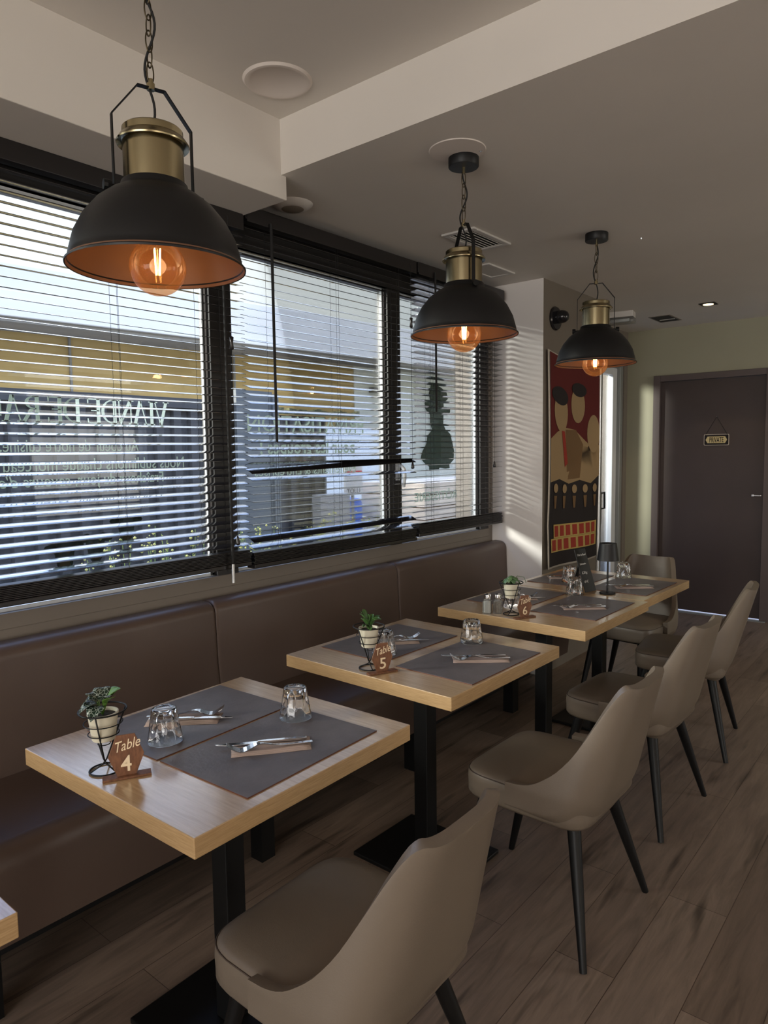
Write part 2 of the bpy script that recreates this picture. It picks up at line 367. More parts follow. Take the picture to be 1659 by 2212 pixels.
# unseen right and front walls; openings added for the two fill lights
struct(MB().box(XR, XR+.1, YF, 3.7, 0, ZU).box(XR, XR+.1, 5.5, YB, 0, ZU).box(XR, XR+.1, 3.7, 5.5, 0, .6).box(XR, XR+.1, 3.7, 5.5, 2.55, ZU).build('wall_right', 'paint_cream'))
struct(MB().box(WX, .4, YF-.1, YF, 0, ZU).box(4.2, XR, YF-.1, YF, 0, ZU).box(.4, 4.2, YF-.1, YF, 0, .45).box(.4, 4.2, YF-.1, YF, 2.45, ZU).build('wall_front', 'paint_cream'))
struct(MB().box(WX-.25, WX-.07, 4.885, 5.76, 0, 2.22).build('wall_sun_block', 'paint_taupe'))  # hidden behind the pier; added to keep the sun off the brown door
struct(MB().box(.875, XR, YB-.012, YB, 0, .075).build('baseboard_back', 'skirting', bevel=.002))
struct(MB().box(WX, -.115, YB-.012, YB, 0, .075).build('baseboard_left', 'skirting', bevel=.002))
# floor threshold strip by the brown door
struct(MB().box(-.09, .85, YB-.055, YB-.02, 0, .006).build('trim_2', 'frame_alu'))

# the brown inner door
d1 = bpy.data.objects.new('door_1', None); COL.objects.link(d1); struct(d1); d1.location = (0, YB, 0)
fr = MB().box(-.10, -.042, -.022, .10, 0, 2.083).box(.80, .868, -.022, .10, 0, 2.083).box(-.042, .80, -.022, .10, 2.03, 2.083)
fr.build('door_frame', 'door_frame', d1, bevel=.003)
MB().box(-.040, .798, .018, .058, .012, 2.028).build('door_leaf', 'door_brown', d1, bevel=.002)
hd = MB(); hd.box(.715, .735, -.028, .018, 1.038, 1.058); hd.box(.735, .79, -.034, -.020, 1.042, 1.054)
hd.build('door_handle', 'steel', d1, bevel=.003)
# PRIVATE sign
sg = thing('door_sign', 'small black and gold PRIVATE sign hanging on the brown door', 'sign', (.426, YB+.012, 1.512))
Mx = basis((0, 0, 0), (1, 0, 0), (0, 0, 1), (0, -1, 0))
def rrect(w, h, r, n=5):
    out = []
    for cx, cy, a0 in ((w/2-r, h/2-r, 0), (-w/2+r, h/2-r, 90), (-w/2+r, -h/2+r, 180), (w/2-r, -h/2+r, 270)):
        for i in range(n+1): a = rad(a0+90*i/n); out.append((cx+r*math.cos(a), cy+r*math.sin(a)))
    return out
MB().prism(rrect(.200, .095, .010), Mx, .004).build('plate_rim', 'ban_white', sg)
pl = MB().prism(rrect(.190, .085, .008), basis((0, -.004, 0), (1, 0, 0), (0, 0, 1), (0, -1, 0)), .002).build('plate', 'ban_black', sg)
MB().prism([(-.085, 0), (-.070, .028), (.070, .028), (.085, 0), (.070, -.028), (-.070, -.028)], basis((0, -.006, 0), (1, 0, 0), (0, 0, 1), (0, -1, 0)), .001).build('gold_field', 'gold', sg)
text_mesh('lettering', 'PRIVATE', .062, basis((-.056, -.0075, -.0215), (1, 0, 0), (0, 0, 1), (0, -1, 0)), 'ban_black', sg, width=.112, bold=.0006)
MB().tube([(-.085, -.006, .045), (0, -.010, .195), (.085, -.006, .045)], .0022, 6).build('hanging_cord', 'cord_black', sg)
MB().lathe([(.0, -.012), (.005, -.012), (.005, 0), (0, 0)], 10, M=basis((0, 0, .195), (1, 0, 0), (0, 0, 1), (0, 1, 0))).build('nail', 'steel', sg)

# glazed door in the recess beyond the pier
d2 = bpy.data.objects.new('door_2', None); COL.objects.link(d2); struct(d2); d2.location = (WX-.06, 0, 0)
MB().box(0, .05, 4.9, 4.98, 0, 2.22).box(0, .05, 6.285, 6.345, 0, 2.22).box(0, .05, 4.98, 6.285, 2.17, 2.22).build('door_frame', 'frame_alu', d2, bevel=.004)
MB().box(-.03, .02, 6.19, 6.283, .05, 2.165).box(-.03, .02, 5.03, 6.19, 2.10, 2.165).box(-.03, .02, 5.03, 6.19, .02, .12).build('leaf_frame', 'frame_white', d2, bevel=.004)
MB().box(-.012, -.006, 5.03, 6.195, .10, 2.12).build('pane', 'glass_pane', d2)
MB().tube([(.06, 5.775, .05), (.06, 5.775, 2.18)], .030, 20).build('pull_bar', 'brushed_steel', d2, smooth=True, auto=40)
MB().box(.0, .04, 5.815, 5.845, .05, 2.15).build('edge_seal', 'frame_black', d2)
hb = MB().box(.03, .06, 5.835, 5.865, .80, 1.08); hb.tube([(.045, 5.865, 1.06), (.045, 5.96, 1.07), (.045, 5.965, .93), (.045, 5.865, .93)], .009, 8)
hb.build('door_handle', 'metal_black', d2)

# ------------------------------------------------------------------ windows
def window(idx, y0, y1):
    w = bpy.data.objects.new('window_%d' % idx, None); COL.objects.link(w); struct(w); w.location = (WX, 0, 0)
    MB().box(-.030, -.024, y0, y1, GZ0, GZ1).build('pane', 'glass_pane', w)
    # white outer sash edge seen round the glass
    e_ = .011
    MB().box(-.026, -.020, y1-e_-.008, y1-e_, GZ0, GZ1).box(-.026, -.020, y0, y1, GZ1-e_-.007, GZ1-e_).build('gasket', 'frame_black', w)
    MB().box(-.045, -.022, y0, y1, GZ0-.002, GZ0+e_).box(-.045, -.022, y0, y1, GZ1-e_, GZ1).box(-.045, -.022, y1-e_, y1, GZ0, GZ1).box(-.075, -.022, y0, y0+e_*.5, GZ0, GZ1).build('sash', 'frame_white', w)
    return w
w1 = window(1, -.72, 1.804); w2 = window(2, 1.914, 2.955); w3 = window(3, 3.062, 3.885)
fr = MB().box(-.07, .004, -.75, PY-.05, 2.31, 2.40)                       # head
fr.box(-.07, .002, 1.804, 1.914, .925, 2.31).box(-.07, .002, 2.955, 3.062, .925, 2.31).box(-.07, .002, 3.885, 3.985, .925, 2.31).box(-.07, .002, -.76, -.72, .925, 2.31)
fr.box(-.03, .006, 1.852, 1.857, .95, 2.31)
o = struct(fr.build('trim_3', 'frame_black', bevel=.003)); o.location = (WX, 0, 0)
struct(MB().box(WX-.07, WX+.006, -.75, 3.985, .885, .938).build('trim_4', 'sill_taupe', bevel=.003))
struct(MB().box(WX-.07, WX+.003, -.75, PY, 2.31, ZL+.05).build('trim_5', 'frame_black'))
hn = MB(); P_ = [(-.0, 0, .05), (.045, 0, .075), (.06, .004, .02), (.055, .008, -.05)]
hn.tube([(0, 0, .055), (.028, 0, .06), (.044, .004, .04), (.046, .006, 0), (.038, .008, -.055)], [.009, .010, .011, .011, .008], 10)
hn.box(-.002, .008, -.014, .014, -.02, .075)
hn.build('window_handle', 'frame_white', w3, smooth=True, loc=(.004, 3.02, 1.31), auto=50)

# lettering on the glass, written to be read from the street
XT = .001-.031
def wtext(win, txt, y, z, size, width=None, **k):
    M = basis((XT, y, z), (0, -1, 0), (0, 0, 1), (-1, 0, 0))
    return text_mesh('lettering', txt, size, M, 'decal_green', win, depth=.0003, width=width, **k)
# serif capitals for the first line: strokes as polygons on a 0..1 grid
def serif_line(win, word, y, z, h, adv):
    mb = MB(); M0 = basis((XT, y, z), (0, -1, 0), (0, 0, 1), (-1, 0, 0)); x = 0
    tk, tn, sf = .15, .05, .04
    def bar(a, b_, w):   # slanted stroke, horizontal width w
        mb.prism([(x+(a[0]-w/2)*h, a[1]*h), (x+(a[0]+w/2)*h, a[1]*h), (x+(b_[0]+w/2)*h, b_[1]*h), (x+(b_[0]-w/2)*h, b_[1]*h)], M0, .0006)
    def ser(cx, zz, w=.30): bar((cx, zz), (cx, zz+sf), w)
    def bowl(cx0, z0, z1, rx):
        n = 10
        for i in range(n):
            a0, a1 = -PI/2+PI*i/n, -PI/2+PI*(i+1)/n; zc, rz = (z0+z1)/2, (z1-z0)/2
            def pt(a, k): return (x+(cx0+(rx-(tk*.9 if k else 0)*abs(math.cos(a)))*math.cos(a))*h, (zc+(rz-(tn if k else 0))*math.sin(a))*h)
            mb.prism([pt(a0, 0), pt(a1, 0), pt(a1, 1), pt(a0, 1)], M0, .0006)
    for ch in word:
        if ch == 'V': bar((.12, 1), (.40, 0), tk); bar((.68, 1), (.42, 0), tn); ser(.12, .96); ser(.68, .96, .26); wd = .80
        elif ch == 'I': bar((.16, 0), (.16, 1), tk); ser(.16, 0); ser(.16, .96); wd = .36
        elif ch == 'A': bar((.12, 0), (.38, 1), tn); bar((.66, 0), (.40, 1), tk); bar((.38, .32), (.38, .36), .34); ser(.12, 0, .26); ser(.66, 0); wd = .82
        elif ch == 'N': bar((.14, 0), (.14, 1), tn); bar((.16, 1), (.66, 0), tk); bar((.68, 0), (.68, 1), tn); ser(.14, 0, .24); ser(.12, .96, .24); ser(.68, .96, .24); wd = .84
        elif ch == 'D': bar((.16, 0), (.16, 1), tk); bowl(.20, 0, 1, .56); bar((.20, 0), (.20, sf), .3); bar((.20, .96), (.20, 1), .3); wd = .84
        elif ch == 'E': bar((.16, 0), (.16, 1), tk); bar((.34, 0), (.34, sf), .56); bar((.34, .96), (.34, 1), .56); bar((.30, .50), (.30, .54), .34); bar((.60, 0), (.62, .20), tn); bar((.60, 1), (.60, .82), tn); wd = .70
        elif ch == 'R': bar((.16, 0), (.16, 1), tk); ser(.16, 0); bar((.20, .96), (.20, 1), .3); bowl(.20, .48, 1, .42); bar((.36, .50), (.68, 0), tk); wd = .78
        elif ch == 'C': bar((.18, .2), (.18, .8), tk); bar((.20, .22), (.46, .02), tn); bar((.20, .78), (.46, .98), tn); bar((.6, .1), (.6, .2), tn); bar((.6, .8), (.6, .9), tn); wd = .76
        else: wd = .32
        x += wd*h*adv
    mb.build('lettering', 'decal_green', win, fix=False)
serif_line(w1, 'VIANDE DE RACE', 1.617, 1.562, .088, .86)
wtext(w1, 'Au coeur de notre cuisine,', 1.480, 1.462, .062, .50)
wtext(w1, 'Nous sublimons chaque morceau avec', 1.683, 1.396, .062, .80)
wtext(w1, 'Fraîcheur du jour,', 1.586, 1.343, .056, .355, bold=.0004)
wtext(w1, "saveurs d'exception", 1.215, 1.343, .056, .43, shear=.25)
wtext(w2, 'PRIVATISATION', 2.789, 1.545, .105, .77)
wtext(w2, 'pour les groupes !', 2.714, 1.445, .088, .63, bold=.0012)
wtext(w2, 'Événements & Entreprises', 2.72, 1.345, .062, .67)
wtext(w3, 'RÔTISSERIE', 3.658, 1.156, .075, .43)
# dark bird emblem with a cap
def blob(win, name, pts, matn, d=.0004, x=XT):
    MB().prism(pts, basis((x, 0, 0), (0, 1, 0), (0, 0, 1), (1, 0, 0)), d).build(name, matn, win)
def zp(px, py):      # tracing of the emblem on the glass, in metres
    return (3.302+(px-460)*.000808, 1.850-(py-210)*.000474*1.0)
em = [(590, 220), (650, 208), (720, 240), (785, 300), (800, 380), (745, 440), (745, 505), (830, 512), (828, 555), (790, 600), (742, 600), (740, 720), (765, 785), (830, 850), (852, 950), (880, 1080), (872, 1200), (815, 1262), (820, 1312), (760, 1318), (690, 1300), (680, 1320), (560, 1322), (560, 1280), (520, 1250), (490, 1215), (460, 1165), (480, 1080), (528, 980), (542, 880), (600, 800), (574, 720), (575, 605), (535, 560), (508, 510), (512, 448), (580, 440), (560, 330)]
blob(w3, 'bird_emblem', [(3.282+(a-460)*.00083, 1.836-(b-210)*.000448) for a, b in em][::-1], 'decal_dark')
# three cattle heads low on the first window
cow = MB(); cw2 = MB()
Mc = basis((XT, 0, 0), (0, 1, 0), (0, 0, 1), (1, 0, 0))
for cy, cz_, s in ((1.175, 1.10, 1.0), (1.29, 1.115, .95), (1.415, 1.175, .95)):
    head = [(-.03, .055), (-.012, .045), (.012, .045), (.03, .055), (.052, .05), (.040, .025), (.034, 0), (.028, -.035), (.016, -.055), (-.016, -.055), (-.028, -.035), (-.034, 0), (-.040, .025), (-.052, .05)]
    cow.prism([(cy+s*a, cz_+s*b) for a, b in head][::-1], Mc, .0004)
    muz = [(.02*math.cos(k*PI/5), -.035+.016*math.sin(k*PI/5)) for k in range(10)]
    cw2.prism([(cy+s*a, cz_+s*b) for a, b in muz], basis((XT+.0005, 0, 0), (0, 1, 0), (0, 0, 1), (1, 0, 0)), .0004)
    for e in (-1, 1):
        cow.prism([(cy+s*e*(.050+.022*math.cos(k*PI/4)), cz_+s*(.030+.011*math.sin(k*PI/4))) for k in range(8)], basis((XT+.0004, 0, 0), (0, 1, 0), (0, 0, 1), (1, 0, 0)), .0003)
        cw2.prism([(cy+s*(e*.014+.006*math.cos(k*PI/4)), cz_+s*(.012+.008*math.sin(k*PI/4))) for k in range(8)], basis((XT+.0005, 0, 0), (0, 1, 0), (0, 0, 1), (1, 0, 0)), .0004)
cow.build('cattle_emblem', 'decal_pale', w1); cw2.build('cattle_emblem_faces', 'decal_tan', w1)

# ------------------------------------------------------------------ venetian blinds
def blind(label, y0, y1, ztop, zs0, zbot, tilt, xc, special, cords, wand, pulls, wander=.6, head_over=0.0, seed=1):
    rnd = random.Random(seed)
    b = thing('venetian_blind', label, 'blind', (xc, 0, 0))
    MB().box(-.03, .035, y0-.004, y1+head_over, ztop-.055, ztop).box(.035, .039, y0, y1, ztop-.065, ztop-.004).build('headrail', 'blind_black', b, bevel=.002)
    sl = MB(); pitch = .0322; z = zs0; k = 0; wd = .025
    while z > zbot+.062:
        a = rad(tilt+rnd.uniform(-wander, wander)); dz0 = dz1 = 0
        for (zl, zh, ta, tb) in special:
            if zl <= z < zh: a = rad(ta); dz1 = tb
        n = 4; pts = []
        for i in range(n+1):
            s = -1+2*i/n; lx = s*wd; lz = .0018*(1-s*s)
            pts.append((lx*math.cos(a)+lz*math.sin(a), -lx*math.sin(a)+lz*math.cos(a)))
        vs = []
        for (px, pz) in pts: vs += [(px, y0, z+pz), (px, y1, z+pz+dz1), (px, y0, z+pz-.0016), (px, y1, z+pz+dz1-.0016)]
        fs = []
        for i in range(n):
            q = 4*i; fs += [(q, q+1, q+5, q+4), (q+2, q+6, q+7, q+3), (q, q+4, q+6, q+2), (q+1, q+3, q+7, q+5)]
        fs += [(0, 2, 3, 1), (4*n, 4*n+1, 4*n+3, 4*n+2)]
        sl.add(vs, fs); z -= pitch; k += 1
    sl.build('slats', 'slat', b, fix=True)
    st = MB()
    for i in range(9):
        z = zbot+.012+i*.0055; dx = rnd.uniform(-.003, .003); dy = rnd.uniform(-.006, .006)
        st.box(-.025+dx, .025+dx, y0+dy, y1+dy, z, z+.0042)
    st.build('stacked_slats', 'blind_black', b, bevel=.001, seg=1)
    MB().box(-.026, .026, y0-.002, y1+.002, zbot-.008, zbot+.010).build('bottom_rail', 'blind_black', b, bevel=.003)
    for cy in cords:
        c = MB()
        for dx in (-.027, .027): c.tube([(dx, cy, ztop-.05), (dx, cy, zbot)], .0007, 5)
        c.tube([(.0, cy+.012, ztop-.05), (.0, cy+.012, zbot)], .0007, 5)
        z = zs0
        while z > zbot+.06: c.tube([(-.027, cy, z+.004), (.027, cy, z-.008)], .0006, 4); z -= pitch
        c.build('ladder_cord', 'cord_black', b)
    if wand:
        MB().tube([(.045, wand[0], wand[1]), (.048, wand[0]+wand[3], wand[2])], .0058, 10).build('tilt_wand', 'cord_black', b, smooth=True, auto=40)
        if wand[4] != 'blind_black': MB().tube([(.048, wand[0], wand[2]+.075), (.048, wand[0], wand[2]-.002)], .0072, 12).build('wand_grip', wand[4], b, smooth=True, auto=40)
    for (py, zt, zb_) in pulls:
        MB().tube([(.050, py, ztop-.03), (.052, py, zb_)], .0010, 5).build('pull_cord', 'cord_black', b)
        if zt: MB().lathe([(.003, -.028), (.009, -.024), (.006, 0), (.009, .022), (.003, .026)], 12, c=(.051, py, zt)).build('cord_equalizer', 'blind_black', b, smooth=True)
        q = MB(); q.lathe([(.002, .020), (.005, .012), (.0095, -.010), (.009, -.016), (.003, -.019)], 12, c=(.052, py, zb_))
        q.build('cord_tassel', 'blind_black', b, smooth=True)
    return b
blind('long dark venetian blind under the lowered ceiling box, left window', -.75, 1.905, ZB, 2.325, .985, 10.8, -.268, [], (.2, 1.345, 1.70), (1.79, 2.35, .925, .0, 'brushed_steel'), [(1.815, 1.886, 1.094)], seed=3)
blind('dark venetian blind on the middle window with a drooping gap between slats', 1.925, 3.07, ZL-.045, 2.37, .968, 17, -.268, [(1.385, 1.418, -14, .0), (1.352, 1.385, 24, .028), (1.10, 1.14, -9, .0), (1.06, 1.10, 26, .004), (1.14, 1.31, 2, 0)], (2.07, 2.47, 2.93), (2.045, 2.40, 1.494, 0, 'blind_black'), [(3.0, 2.121, 1.373)], seed=5, wander=1.2)
blind('short dark venetian blind against the white pier, slats tilted upwards', 3.085, 3.985, ZL-.045, 2.37, .985, -6, -.262, [(1.108, 1.140, 30, .0), (1.06, 1.12, -14, 0)], (3.22, 3.52, 3.86), (3.222, 2.417, 1.664, 0, 'blind_black'), [(3.84, None, 1.36)], seed=8, wander=1.5)

# ------------------------------------------------------------------ banquette
bq = thing('banquette_bench', 'long brown leather banquette bench below the windows', 'bench', (0, 0, 0))
def rounded_bar(prof_pts, y0, y1): return prof_pts
def pad(prof, y0, y1, er=.02, n=5):
    """profile (x,z) polygon swept along y, ends pulled in to a soft edge"""
    mb = MB(); cx = sum(p[0] for p in prof)/len(prof); cz = sum(p[1] for p in prof)/len(prof); rings = []
    L = [(y0, -er)]+[(y0+er*(1-math.cos(PI/2*i/n)), -er*(1-math.sin(PI/2*i/n))) for i in range(1, n+1)]
    L += [(y1-er*(1-math.cos(PI/2*i/n)), -er*(1-math.sin(PI/2*i/n))) for i in range(n, 0, -1)]+[(y1, -er)]
    m_ = len(prof); vs = []
    for (y, off) in L:
        for (x, z) in prof:
            dx, dz = x-cx, z-cz; d = math.hypot(dx, dz); k = 1+off/d
            vs.append((cx+dx*k, y, cz+dz*k))
    fs = []
    for j in range(len(L)-1):
        for i in range(m_): i2 = (i+1) % m_; fs.append((j*m_+i, j*m_+i2, (j+1)*m_+i2, (j+1)*m_+i))
    fs.append(tuple(range(m_))); fs.append(tuple((len(L)-1)*m_+i for i in range(m_)))
    mb.add(vs, fs); return mb
def arc(cx, cz, r, a0, a1, n=6): return [(cx+r*math.cos(rad(a0+(a1-a0)*i/n)), cz+r*math.sin(rad(a0+(a1-a0)*i/n))) for i in range(n+1)]
bprof = [(WX+.005, .40)]+[(WX+.005, .84)]+arc(WX+.035, .83, .028, 150, 90, 3)+arc(-.275, .812, .045, 80, 0, 6)+[(-.222, .60), (-.205, .44), (-.205, .40)]
ys = [-1.6, .35, 1.7055, 2.8827, 4.033]
for a, b_ in zip(ys[:-1], ys[1:]):
    if True: pad(bprof, a+.001, b_-.001, .016).build('backrest', 'leather_brown', bq, smooth=True, auto=60)
sprof = [(WX+.01, .19), (WX+.01, .452), (-.20, .455)]+arc(.155, .392, .062, 88, 0, 7)+[(.213, .26), (.205, .19)]
pad(sprof, -1.6, 4.03, .015).build('seat', 'leather_brown', bq, smooth=True, auto=60)
MB().box(WX+.02, -.05, -1.55, 4.02, .0, .19).build('plinth', 'matt_black', bq)
for yy in (-.3, .62, 1.55, 2.45, 3.35):
    MB().box(.135, .195, yy, yy+.06, 0, .19).build('leg', 'metal_black', bq)

# ------------------------------------------------------------------ tables
def make_table(label, cx, cy, w, d, rz):
    t = thing('dining_table', label, 'table', (cx, cy, 0), rad(rz), 'oak topped tables along the banquette')
    MB().box(-w/2, w/2, -d/2, d/2, .7087, .75).build('tabletop', ['oak', 'oak_edge'], t, bevel=.0018)
    for p in t.children[0].data.polygons: p.material_index = 0 if abs(p.normal.z) > .5 else 1
    MB().box(-.029, .029, -.029, .029, .016, .700).build('column', 'metal_black', t, bevel=.003)
    MB().box(-.20, .20, -.17, .17, 0, .016).build('base_plate', 'metal_black', t, bevel=.004)
    MB().box(-.17, .17, -.03, .03, .697, .7087).box(-.03, .03, -.17, .17, .697, .7087).build('top_bracket', 'metal_black', t)
    return t
make_table('empty oak table corner cut off at the lower left', .610, .095, .70, .665, 0)
make_table('nearest fully visible oak table, laid, in the left foreground', .666, 1.046, .656, .666, 1.1)
make_table('square laid oak table in the middle of the row', .619, 1.952, .696, .668, -1.0)
make_table('oak table carrying the salt and pepper shakers', .617, 2.872, .70, .668, -1.1)
make_table('furthest oak table, beside the banner, with the chalkboard', .607, 3.533, .70, .642, -1.4)

# placemats
def placemat(label, x, y, rz, w=.295, l=.425):
    p = thing('placemat', label, 'placemat', (x, y, .7502), rad(rz), 'leatherette placemats')
    MB().box(-w/2, w/2, -l/2, l/2, 0, .0018).build('underside', 'mat_edge', p)
    MB().box(-w/2+.0006, w/2-.0006, -l/2+.0006, l/2-.0006, .0018, .0026).build('top_face', 'mat_leather', p)
mats = [('placemat at the chair side of the nearest laid table', .808, 1.082, 2), ('placemat at the bench side of the nearest laid table, behind the plant', .504, 1.070, 2), ('placemat at the chair side of the second laid table', .807, 1.953, -1), ('placemat at the bench side of the second laid table, behind the plant', .453, 1.972, -1.5), ('placemat at the chair side of the table with the shakers', .782, 2.923, -1), ('placemat at the bench side of the table with the shakers, behind the salt shakers', .441, 2.950, -2), ('placemat at the chair side of the furthest table, before the small lamp', .782, 3.527, -2), ('placemat at the bench side of the furthest table, behind the chalkboard', .441, 3.541, -2)]
for a in mats: placemat(*a)

# napkins, forks, knives
def napkin(label, x, y, ang, l=.185, w=.078):
    p = thing('napkin', label, 'napkin', (x, y, .7530), rad(ang), 'folded paper napkins')
    mb = MB()
    def sheet(x0, x1, y0, y1, z, sk):
        def fn(u, v): return (x0+(x1-x0)*u+sk*v, y0+(y1-y0)*v, z+.0018*math.sin(v*PI)*.6+.0006*math.sin(u*9+v*4))
        mb.grid(fn, 12, 6)
    sheet(-l/2, l/2, -w/2, w/2, .0006, .004); sheet(-l/2+.002, l/2-.001, -w/2+.006, w/2-.002, .0020, -.003); sheet(-l/2+.001, l/2-.003, -w/2+.012, w/2-.022, .0034, .003)
    return tag(mb.build('folded_sheets', 'napkin', p, smooth=True, solid=.0010, fix=False))
def fork_mesh():
    mb = MB(); N_ = 26; L = .20
    cl = []    # centre line: x along, z curve, half width
    for i in range(N_+1):
        u = i/N_; x = u*L-.10
        z = .004+.010*math.exp(-((u-.62)/.16)**2)-.004*math.exp(-((u-.80)/.08)**2)+(.016*max(0, (u-.84)/.16)**1.6)
        hw = .0055-.003*min(1, u/.55) if u < .55 else .0025+(.0095*min(1, max(0, (u-.60)/.10)))
        cl.append((x, z, hw, u))
    th = .0022
    for i in range(N_):
        a, b_ = cl[i], cl[i+1]
        lanes = [(-1, 1)] if a[3] < .77 else [(-1, -.62), (-.46, -.08), (.08, .46), (.62, 1)]
        for (s0, s1) in lanes:
            vs = [(a[0], s0*a[2], a[1]), (a[0], s1*a[2], a[1]), (b_[0], s1*b_[2], b_[1]), (b_[0], s0*b_[2], b_[1])]
            vs += [(p[0], p[1], p[2]-th) for p in vs]
            mb.add(vs, [(0, 1, 2, 3), (7, 6, 5, 4), (0, 4, 5, 1), (1, 5, 6, 2), (2, 6, 7, 3), (3, 7, 4, 0)])
    return mb
def knife_mesh():
    mb = MB(); hd = [(-.105, .0048), (-.10, .0056), (.0, .0042), (.004, .0030), (.012, .0030)]
    poly = [(x, w) for x, w in hd]+[(x, -w) for x, w in hd[::-1]]
    mb.prism(poly, Matrix.Translation((0, 0, .001)), .0052)
    bl = [(.008, -.004), (.010, .0085), (.05, .0100), (.085, .0080), (.108, .0020), (.112, -.0030), (.085, -.0045)]
    mb.prism(bl[::-1], Matrix.Translation((0, 0, .0028)), .0012)
    return mb
fk0 = None; kn0 = None
def cutlery(where, x, y, ang, tipdir):
    global fk0, kn0
    a = rad(ang)+(0 if tipdir > 0 else PI)
    ca, sa = math.cos(a), math.sin(a)
    def off(dx, dy): return (x+dx*ca-dy*sa, y+dx*sa+dy*ca)
    fo = off(.0, .013*tipdir*(1)); ko = off(.015, -.016*tipdir)
    if tipdir < 0: fo = off(.002, .014); ko = off(.018, -.017)
    else: fo = off(.002, .017); ko = off(.018, -.013)
    lf, lk = 'steel fork lying on the napkin '+where, 'steel knife lying on the napkin '+where
    if fk0 is None:
        fk0 = fork_mesh().build('fork', 'steel', smooth=True, auto=45, bevel=0); kn0 = knife_mesh().build('knife', 'steel', bevel=.0004)
        f_, k_ = fk0, kn0
    else:
        f_ = fk0.copy(); k_ = kn0.copy(); COL.objects.link(f_); COL.objects.link(k_)
    tag(f_, lf, 'fork', 'steel forks'); tag(k_, lk, 'knife', 'steel knives')
    f_.location = (*fo, .7576); f_.rotation_euler = (0, 0, a+rad(3))
    k_.location = (*ko, .7576); k_.rotation_euler = (0, 0, a-rad(2))
setl = [('at the chair side of the nearest laid table', .812, 1.070, 52, -1), ('at the bench side of the nearest laid table', .500, 1.045, 44, 1), ('at the chair side of the second laid table', .836, 1.970, 38, -1), ('at the bench side of the second laid table', .468, 1.965, 46, 1), ('at the chair side of the table with the shakers', .790, 2.895, 40, -1), ('at the bench side of the table with the shakers', .468, 2.890, 42, 1), ('at the chair side of the furthest table', .800, 3.480, 37, -1), ('at the bench side of the furthest table', .410, 3.535, 36, 1)]
for wh, x, y, a, tdir in setl:
    napkin('beige folded paper napkin '+wh, x, y, a); cutlery(wh, x, y, a, tdir)

# tumblers, upside down
def facet(a, z):
    if z < .030: return 1
    q = (a % (PI/5))-PI/10; k = math.cos(PI/10)/math.cos(q)
    return .90+.10*((k-math.cos(PI/10))/(1-math.cos(PI/10))) if z < .076 else 1-.02*(1-k)
gp = [(.0425, .0012), (.0430, 0), (.0418, 0), (.0412, .0012), (.0385, .022), (.0350, .030), (.0318, .045), (.0270, .064), (.0245, .068), (.0, .0695)]
go = [(.0, .081), (.022, .080), (.0275, .082), (.0308, .078), (.0335, .060), (.0362, .040), (.0385, .033), (.0386, .030), (.0405, .018), (.0428, .0012)]
def tumbler_mb():
    mb = MB(); n = 60
    outer = [(0, .0800), (.020, .0802), (.026, .0820), (.0300, .0795), (.0330, .070), (.0350, .055), (.0375, .038), (.0388, .033), (.0382, .0295), (.0400, .018), (.0428, .0010), (.0424, 0), (.0414, 0), (.0409, .001), (.0382, .018), (.0362, .030), (.0332, .045), (.0292, .064), (.0262, .0695), (0, .0705)]
    rr = outer[1:-1]
    mb.lathe(rr, n, rf=lambda a, z: facet(a, z))
    return mb
t0 = None
def tumbler(label, x, y, rz, z=.7529):
    global t0
    if t0 is None: t0 = tumbler_mb().build('tumbler', 'tumbler_glass', smooth=True, auto=50); o = t0
    else: o = t0.copy(); COL.objects.link(o)
    o.location = (x, y, z); o.rotation_euler = (0, 0, rz); tag(o, label, 'glass', 'upturned glass tumblers')
tumbler('upturned tumbler right of the dark leafy plant, nearest table', .578, .938, .1)
tumbler('upturned tumbler on the chair-side placemat of the nearest table', .720, 1.238, .5)
tumbler('upturned tumbler hidden behind the pointed-leaf plant, second table', .536, 1.831, .2)
tumbler('upturned tumbler alone on the chair-side placemat of the second table', .698, 2.135, .9)
tumbler('upturned tumbler behind the drooping striped plant and shakers', .531, 2.735, .3)
tumbler('upturned tumbler directly in front of the chalkboard', .633, 3.158, .7, .7502)
tumbler('upturned tumbler behind the chalkboard on the furthest table', .481, 3.434, .3)
tumbler('upturned tumbler right of the black table lamp', .659, 3.725, .6)

# wire cone stands, potted plants, table number signs
def stand(label, x, y, rz):
    s = thing('wire_cone_stand', label, 'plant stand', (x, y, .7502), rz, 'black wire cone stands')
    def ring(r, z, w): return MB().tube([(r*math.cos(2*PI*i/36), r*math.sin(2*PI*i/36), z) for i in range(36)], w, 8, closed=True)
    ring(.033, .0022, .0020).build('base_ring', 'metal_black', s, smooth=True)
    ring(.050, .138, .0020).build('top_ring', 'metal_black', s, smooth=True)
    ring(.0405, .110, .0013).build('hoop', 'metal_black', s, smooth=True); ring(.0325, .086, .0013).build('hoop', 'metal_black', s, smooth=True); ring(.0130, .062, .0011).build('hoop', 'metal_black', s, smooth=True)
    for k in range(3):
        a = 2*PI*k/3+.4; c, q = math.cos(a), math.sin(a)
        MB().tube([(.050*c, .050*q, .138), (.004*c, .004*q, .026), (-.004*c, -.004*q, .016), (-.033*c, -.033*q, .0022)], .0018, 8).build('wire_leg', 'metal_black', s, smooth=True)
    return s
